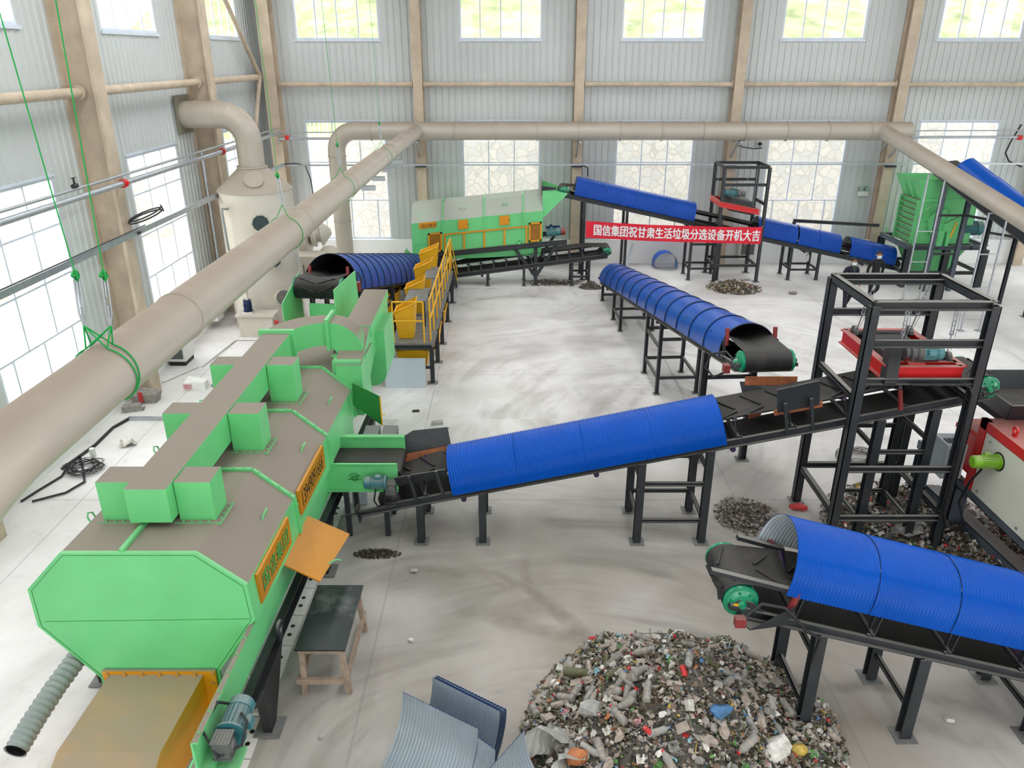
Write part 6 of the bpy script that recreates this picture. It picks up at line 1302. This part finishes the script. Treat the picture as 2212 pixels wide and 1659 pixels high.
scrap('bag', 5.15, 11.8, 'crumpled dark red bag beside the left leg of the magnet frame', 'bag', crumple(.13, WP['red'], 'plastic_bag', 55, .35))
scrap('bag', 6.65, 10.9, 'large clear plastic bag of rubbish under the magnet frame', 'bag', crumple(.24, WP['clear'], 'plastic_bag', 56, .55), .3)
scrap('bag', 6.6, 12.35, 'white plastic bag behind the magnet frame legs', 'bag', crumple(.17, WP['white'], 'plastic_bag', 57, .55), .9)
scrap('bag', 3.52, 6.86, 'white cloth scrap wrapped round the foot of the nearest conveyor leg', 'cloth', film(.22, WP['white'], 'cloth_scrap', 58), .2, .06)
scrap('sheet', 7.55, 10.6, 'red metal offcut lying at the foot of the press', 'offcut', brick(.2, .03, .03, RED, 'metal_offcut'), -.9)
scrap('cap', 7.75, 10.65, 'round yellow lid at the foot of the press', 'lid', crumple(.06, WP['yellow'], 'yellow_disc', 59, .5, .05))
scrap('sheet', 8.45, 27.0, 'grey flattened can on the floor right of the back waste pile', 'scrap', brick(.16, .06, .04, WP['grey'], 'metal_scrap'), .3)
scrap('sheet', 9.6, 25.3, 'crumpled grey bag on the floor below the ribbed back covers', 'bag', crumple(.13, WP['grey'], 'plastic_bag', 60, .4))
scrap('film', 7.2, 21.6, 'tiny white film scrap on the open floor behind the magnet frame', 'scrap', film(.08, WP['white'], 'plastic_film', 61), .4)
scrap('film', 10.4, 13.9, 'crumpled clear film on the floor at the right edge', 'plastic film', film(.16, WP['clear'], 'plastic_film', 62), .4)
for i, (x, y, s_, lab) in enumerate(((3.75, 6.45, .05, 'white crumb nearest the white cloth scrap'), (3.5, 6.35, .05, 'white crumb at the right edge of the big waste heap foot'), (3.42, 7.75, .06, 'white lump behind the nearest conveyor left leg'), (5.35, 7.0, .05, 'white wrapper between the nearest conveyor legs'))): scrap('crumb', x, y, lab, 'scrap', crumple(s_, WP['white'], 'paper_scrap', 70 + i, .6))
# things along the left wall
S_ = thing('cable_coil', 'coil of thin black cable on the floor by the left wall', 'cable', (-8.45, 13.2, 0)); q = MB(); pts = []
for i in range(330): a = i * .26; r_ = .24 + .07 * math.sin(i * .37) + .04 * math.sin(i * 1.1); pts.append((-8.4 + r_ * math.cos(a) * 1.1, 13.2 + r_ * math.sin(a), .02 + .0003 * i + .02 * abs(math.sin(i * .9))))
q.tube(pts, .007, 4); q.build('coiled_cable', CABLE, S_); q = MB(); q.box(-8.42, -8.34, 13.5, 13.58, .1, .3); q.build('tag', WHITE, S_)
q = MB(); q.tube([(-8.75, 12.0, .03), (-8.3, 12.3, .03), (-8.15, 12.7, .03), (-8.5, 13.3, .03), (-8.75, 13.7, .03), (-8.8, 13.4, .04), (-8.7, 12.9, .03), (-8.85, 12.4, .03), (-8.95, 12.0, .03)], .02, 6); tag(q.build('thick_cable', CABLE), 'thick black cable looped on the floor before the cable coil', 'cable')
q = MB(); q.tube([(-8.85, 13.2, .03), (-8.7, 14.2, .03), (-8.72, 15.0, .03), (-8.55, 15.5, .04)], .03, 6); tag(q.build('thick_cable', CABLE), 'thick black cable running from the coil to the grey floor trunking', 'cable')
q = MB(); q.box(-8.55, -5.5, 15.42, 15.52, 0, .06); tag(q.build('cable_trunking', GALV), 'straight grey cable trunking crossing the floor to the near screen', 'trunking')
for i, (a, b, lab) in enumerate((((-8.7, 17.55), (-8.2, 18.6), 'thin white pipe run on the floor by the left column, front length'), ((-8.1, 18.6), (-7.9, 20.6), 'thin white pipe run on the floor going back past the floor cabinet'), ((-7.9, 20.65), (-5.6, 20.65), 'thin white pipe on the floor in front of the dosing tank'))): q = MB(); q.cyl((*a, .03), (*b, .03), .022, n=8); tag(q.build('floor_pipe', WHITE), lab, 'pipe')
S_ = thing('carton_pile', 'crushed grey carton with red side lying at the foot of the left column', 'carton', (-8.6, 16.5, 0)); q = MB(); q.hexa([(-8.85, 16.3, 0), (-8.35, 16.35, 0), (-8.35, 16.6, 0), (-8.85, 16.62, 0), (-8.9, 16.28, .2), (-8.3, 16.3, .26), (-8.3, 16.66, .22), (-8.9, 16.66, .3)]); q.build('carton_body', WP['grey'], S_); q = MB(); q.box(-8.7, -8.6, 16.28, 16.3, .05, .3); q.build('flap', WP['red'], S_)
scrap('c', -8.72, 15.95, 'flat grey box in front of the crushed carton', 'carton', carton(.2, .1, .07, WP['grey'], 'flat_carton'), .3)
S_ = thing('printed_carton', 'white printed carton with pink corner on the floor right of the left column', 'carton', (-7.75, 17.3, 0)); q = MB(); q.hexa([(-8.0, 17.1, 0), (-7.45, 17.1, 0), (-7.5, 17.45, 0), (-8.0, 17.5, 0), (-8.0, 17.15, .16), (-7.48, 17.12, .2), (-7.5, 17.42, .17), (-8.0, 17.48, .22)]); q.build('carton_body', WHITE, S_); q = MB(); q.box(-7.98, -7.8, 17.08, 17.1, .04, .16); q.build('printed_patch', WP['pink'], S_)
q = MB(); q.cyl((-7.4, 17.35, .04), (-6.9, 17.15, .04), .035, n=10); tag(q.build('pipe_offcut', GALV), 'short shiny pipe offcut beside the printed carton', 'pipe')
S_ = thing('spray_bottle', 'white spray bottle with green head on the brace of the back conveyor stand', 'bottle', (10.75, 27.1, .0)); q = MB(); q.lathe((10.75, 27.45, .62), (0, 0, 1), [(0, .06), (.2, .06), (.28, .025), (.32, .025)], 14); q.build('bottle_body', WHITE, S_); q = MB(); q.box(10.66, 10.80, 27.42, 27.48, .94, 1.0); q.build('spray_head', PULLEY, S_)
q = MB(); pts = []
for i in range(200): a = i * .27; r_ = .28 + .07 * math.sin(i * .41); pts.append((6.95 + r_ * math.cos(a) * 1.2, 13.6 + r_ * math.sin(a), .02 + .0006 * i + .02 * abs(math.sin(i * .8))))
q.tube(pts, .007, 4); tag(q.build('cable_coil', CABLE), 'loose coil of thin cable on the floor behind the magnet frame', 'cable')

# ------------------------------------------------------------------ two people walking between the machines
def person(name, lab, x, y, h, rz, top, trous, hair_m, stride, arm_l, arm_r, collar=None, lean=.04):
    s = h / 1.72; Vt, E, R = [], [], []
    def v(p, r, par=None):
        Vt.append(V(p) * s); R.append(r * s)
        if par is not None: E.append((par, len(Vt) - 1))
        return len(Vt) - 1
    pel = v((0, 0, .94), .135); wa = v((0, -lean * .3, 1.08), .13, pel); ch = v((0, -lean * .7, 1.26), .15, wa); nb = v((0, -lean, 1.42), .085, ch); nk = v((0, -lean - .01, 1.49), .052, nb)
    j = v((0, -lean - .03, 1.545), .066, nk); hd = v((0, -lean - .025, 1.62), .088, j); v((0, -lean - .015, 1.68), .072, hd)
    hands = []
    for sg, arm in ((-1, arm_l), (1, arm_r)):
        sh = v((sg * .17, -lean, 1.385), .068, nb); el = v(arm[0], .05, sh); wr = v(arm[1], .036, el); d = (V(arm[1]) - V(arm[0])).normalized(); pm = v(V(arm[1]) + d * .05, .036, wr); hands.append((pm, d, sg))
    for sg, (kn, an, to) in zip((-1, 1), stride):
        hp = v((sg * .09, 0, .86), .095, pel); k = v(kn, .068, hp); a = v(an, .05, k); v(to, .038, a)
    for pm, d, sg in hands:
        side = d.cross(V((1, 0, 0))).normalized(); b = Vt[pm] / s
        for fi in range(4):
            o = side * ((fi - 1.5) * .017); f1 = v(b + d * .05 + o, .0085, pm); f2 = v(b + d * (.085 - .004 * abs(fi - 1.4)) + o + V((-sg * .014, -.006, 0)), .0075, f1)
        t1 = v(b + side * -.034 + d * .02, .0095, pm); v(b + side * -.045 + d * .052, .008, t1)
    me = bpy.data.meshes.new(name); me.from_pydata([tuple(p) for p in Vt], E, []); o = bpy.data.objects.new(name, me); COL.objects.link(o)
    m = o.modifiers.new('skin', 'SKIN'); m.use_smooth_shade = True; m.branch_smoothing = .6
    for sv, r in zip(me.skin_vertices[0].data, R): sv.radius = (r, r); sv.use_root = False
    me.skin_vertices[0].data[0].use_root = True
    for i in (pel, wa, ch): me.skin_vertices[0].data[i].radius = (R[i] * 1.12, R[i] * .80)
    sub = o.modifiers.new('sub', 'SUBSURF'); sub.levels = 2; sub.render_levels = 2
    bpy.context.view_layer.update(); dg = bpy.context.evaluated_depsgraph_get(); nm = bpy.data.meshes.new_from_object(o.evaluated_get(dg)); o.modifiers.clear(); o.data = nm; bpy.data.meshes.remove(me)
    hc = V((0, -lean - .03, 1.61)) * s
    for vv in nm.vertices:  # brow, nose and chin relief on the head
        p = vv.co
        if p.z > 1.5 * s and p.y < hc.y - .03 * s:
            if abs(p.x) < .02 * s and abs(p.z - 1.595 * s) < .03 * s: p.y -= .02 * s
            if abs(abs(p.x) - .032 * s) < .014 * s and abs(p.z - 1.63 * s) < .015 * s: p.y += .008 * s
    for q_ in (top, trous, SKIN, SHOE): nm.materials.append(q_)
    hp_ = [V(Vt[pm]) for pm, _, _ in hands]
    for f_ in nm.polygons:
        c = f_.center; f_.use_smooth = True
        if c.z > 1.475 * s: k = 2
        elif any((c - w).length < .075 * s + .06 * s * (c.z < w.z) for w in hp_): k = 2
        elif c.z < .085 * s: k = 3
        elif c.z < .86 * s: k = 1
        else: k = 0
        f_.material_index = k
    o.location = (x, y, 0); o.rotation_euler = (0, 0, rz); tag(o, lab, 'person', 'people walking')
    def child(n_, mb, m_): c = mb.build(n_, m_); c.parent = o; return c
    q = MB(); rows = []
    for i in range(7):
        a = PI * .5 * i / 6; ring = []
        for k in range(18):
            t = 2 * PI * k / 18; fr = -math.sin(t); low = .018 if fr > .35 else (-.075 if fr < 0 else -.05); zz = 1.655 + (.085 * math.sin(a) if i else low); rr_ = .098 * math.cos(a) + .002
            ring.append(V((rr_ * .9 * math.cos(t), -lean - .02 + rr_ * 1.02 * math.sin(t), zz)) * s)
        rows.append(ring)
    q.grid(rows, True, True); child('hair', q, hair_m)
    q = MB(); rows = []
    for i in range(5):
        z = 1.60 - .085 * i / 4; row = []
        for k in range(9):
            t = PI * (1.12 + .76 * k / 8); rr_ = .092 - .012 * (i / 4); row.append(V((rr_ * .92 * math.cos(t), -lean - .032 + rr_ * 1.12 * math.sin(t), z)) * s)
        rows.append(row)
    q.grid(rows); child('face_mask', q, MASKM)
    for sg in (-1, 1):
        q = MB(); q.cbox(V((sg * .088, -lean - .02, 1.605)) * s, .018 * s, .035 * s, .055 * s); child('ear', q, SKIN)
        q = MB(); q.cyl(V((sg * .032, -lean - .098, 1.632)) * s, V((sg * .032, -lean - .112, 1.632)) * s, .011 * s, n=8); child('eye', q, BLACK)
    q = MB(); q.tube([V((.062 * math.cos(t), -lean + .055 * math.sin(t) - .005, 1.462 + .012 * math.sin(t))) * s for t in [2 * PI * k / 14 for k in range(14)]], .02 * s, 6, closed=True); child('collar', q, collar or top)
    if collar:
        q = MB(); q.add([V((-.045, -lean - .07, 1.45)) * s, V((.045, -lean - .07, 1.45)) * s, V((.012, -lean - .152, 1.27)) * s], [(0, 1, 2)]); child('undershirt', q, collar)
        q = MB(); q.bar(V((.02, -lean - .15, 1.27)) * s, V((.035, -.12, 1.02)) * s, .022 * s, .008 * s, (0, -1, 0)); child('zip_band', q, LETTER)
    else: q = MB(); q.bar(V((0, -lean - .135, 1.40)) * s, V((0, -.13, 1.0)) * s, .012 * s, .012 * s, (0, -1, 0)); child('zip', q, BLACK)
    zmin = min(vv.co.z for vv in nm.vertices); o.location.z = -zmin
    return o
person('person', 'person in navy jacket, green undershirt and pale mask, walking at left of the pair', 10.60, 23.4, 1.76, .10, CLOTHN, CLOTHN, HAIR,
       (((-.10, -.08, .50), (-.11, -.16, .085), (-.12, -.30, .035)), ((.12, .03, .50), (.11, .22, .14), (.11, .12, .04))),
       ((-.245, .02, 1.14), (-.25, -.10, .90)), ((.24, .04, 1.13), (.22, -.17, .95)), OLIVE)
person('person', 'person in black jacket and pale mask, walking at right of the pair', 11.80, 24.3, 1.74, -.05, CLOTHK, CLOTHK, HAIR,
       (((-.10, -.10, .50), (-.12, -.10, .085), (-.13, -.24, .035)), ((.11, -.12, .52), (.05, .20, .22), (.05, .12, .08))),
       ((-.235, .04, 1.14), (-.235, .05, .88)), ((.245, .05, 1.14), (.23, .10, .90)), None, .02)
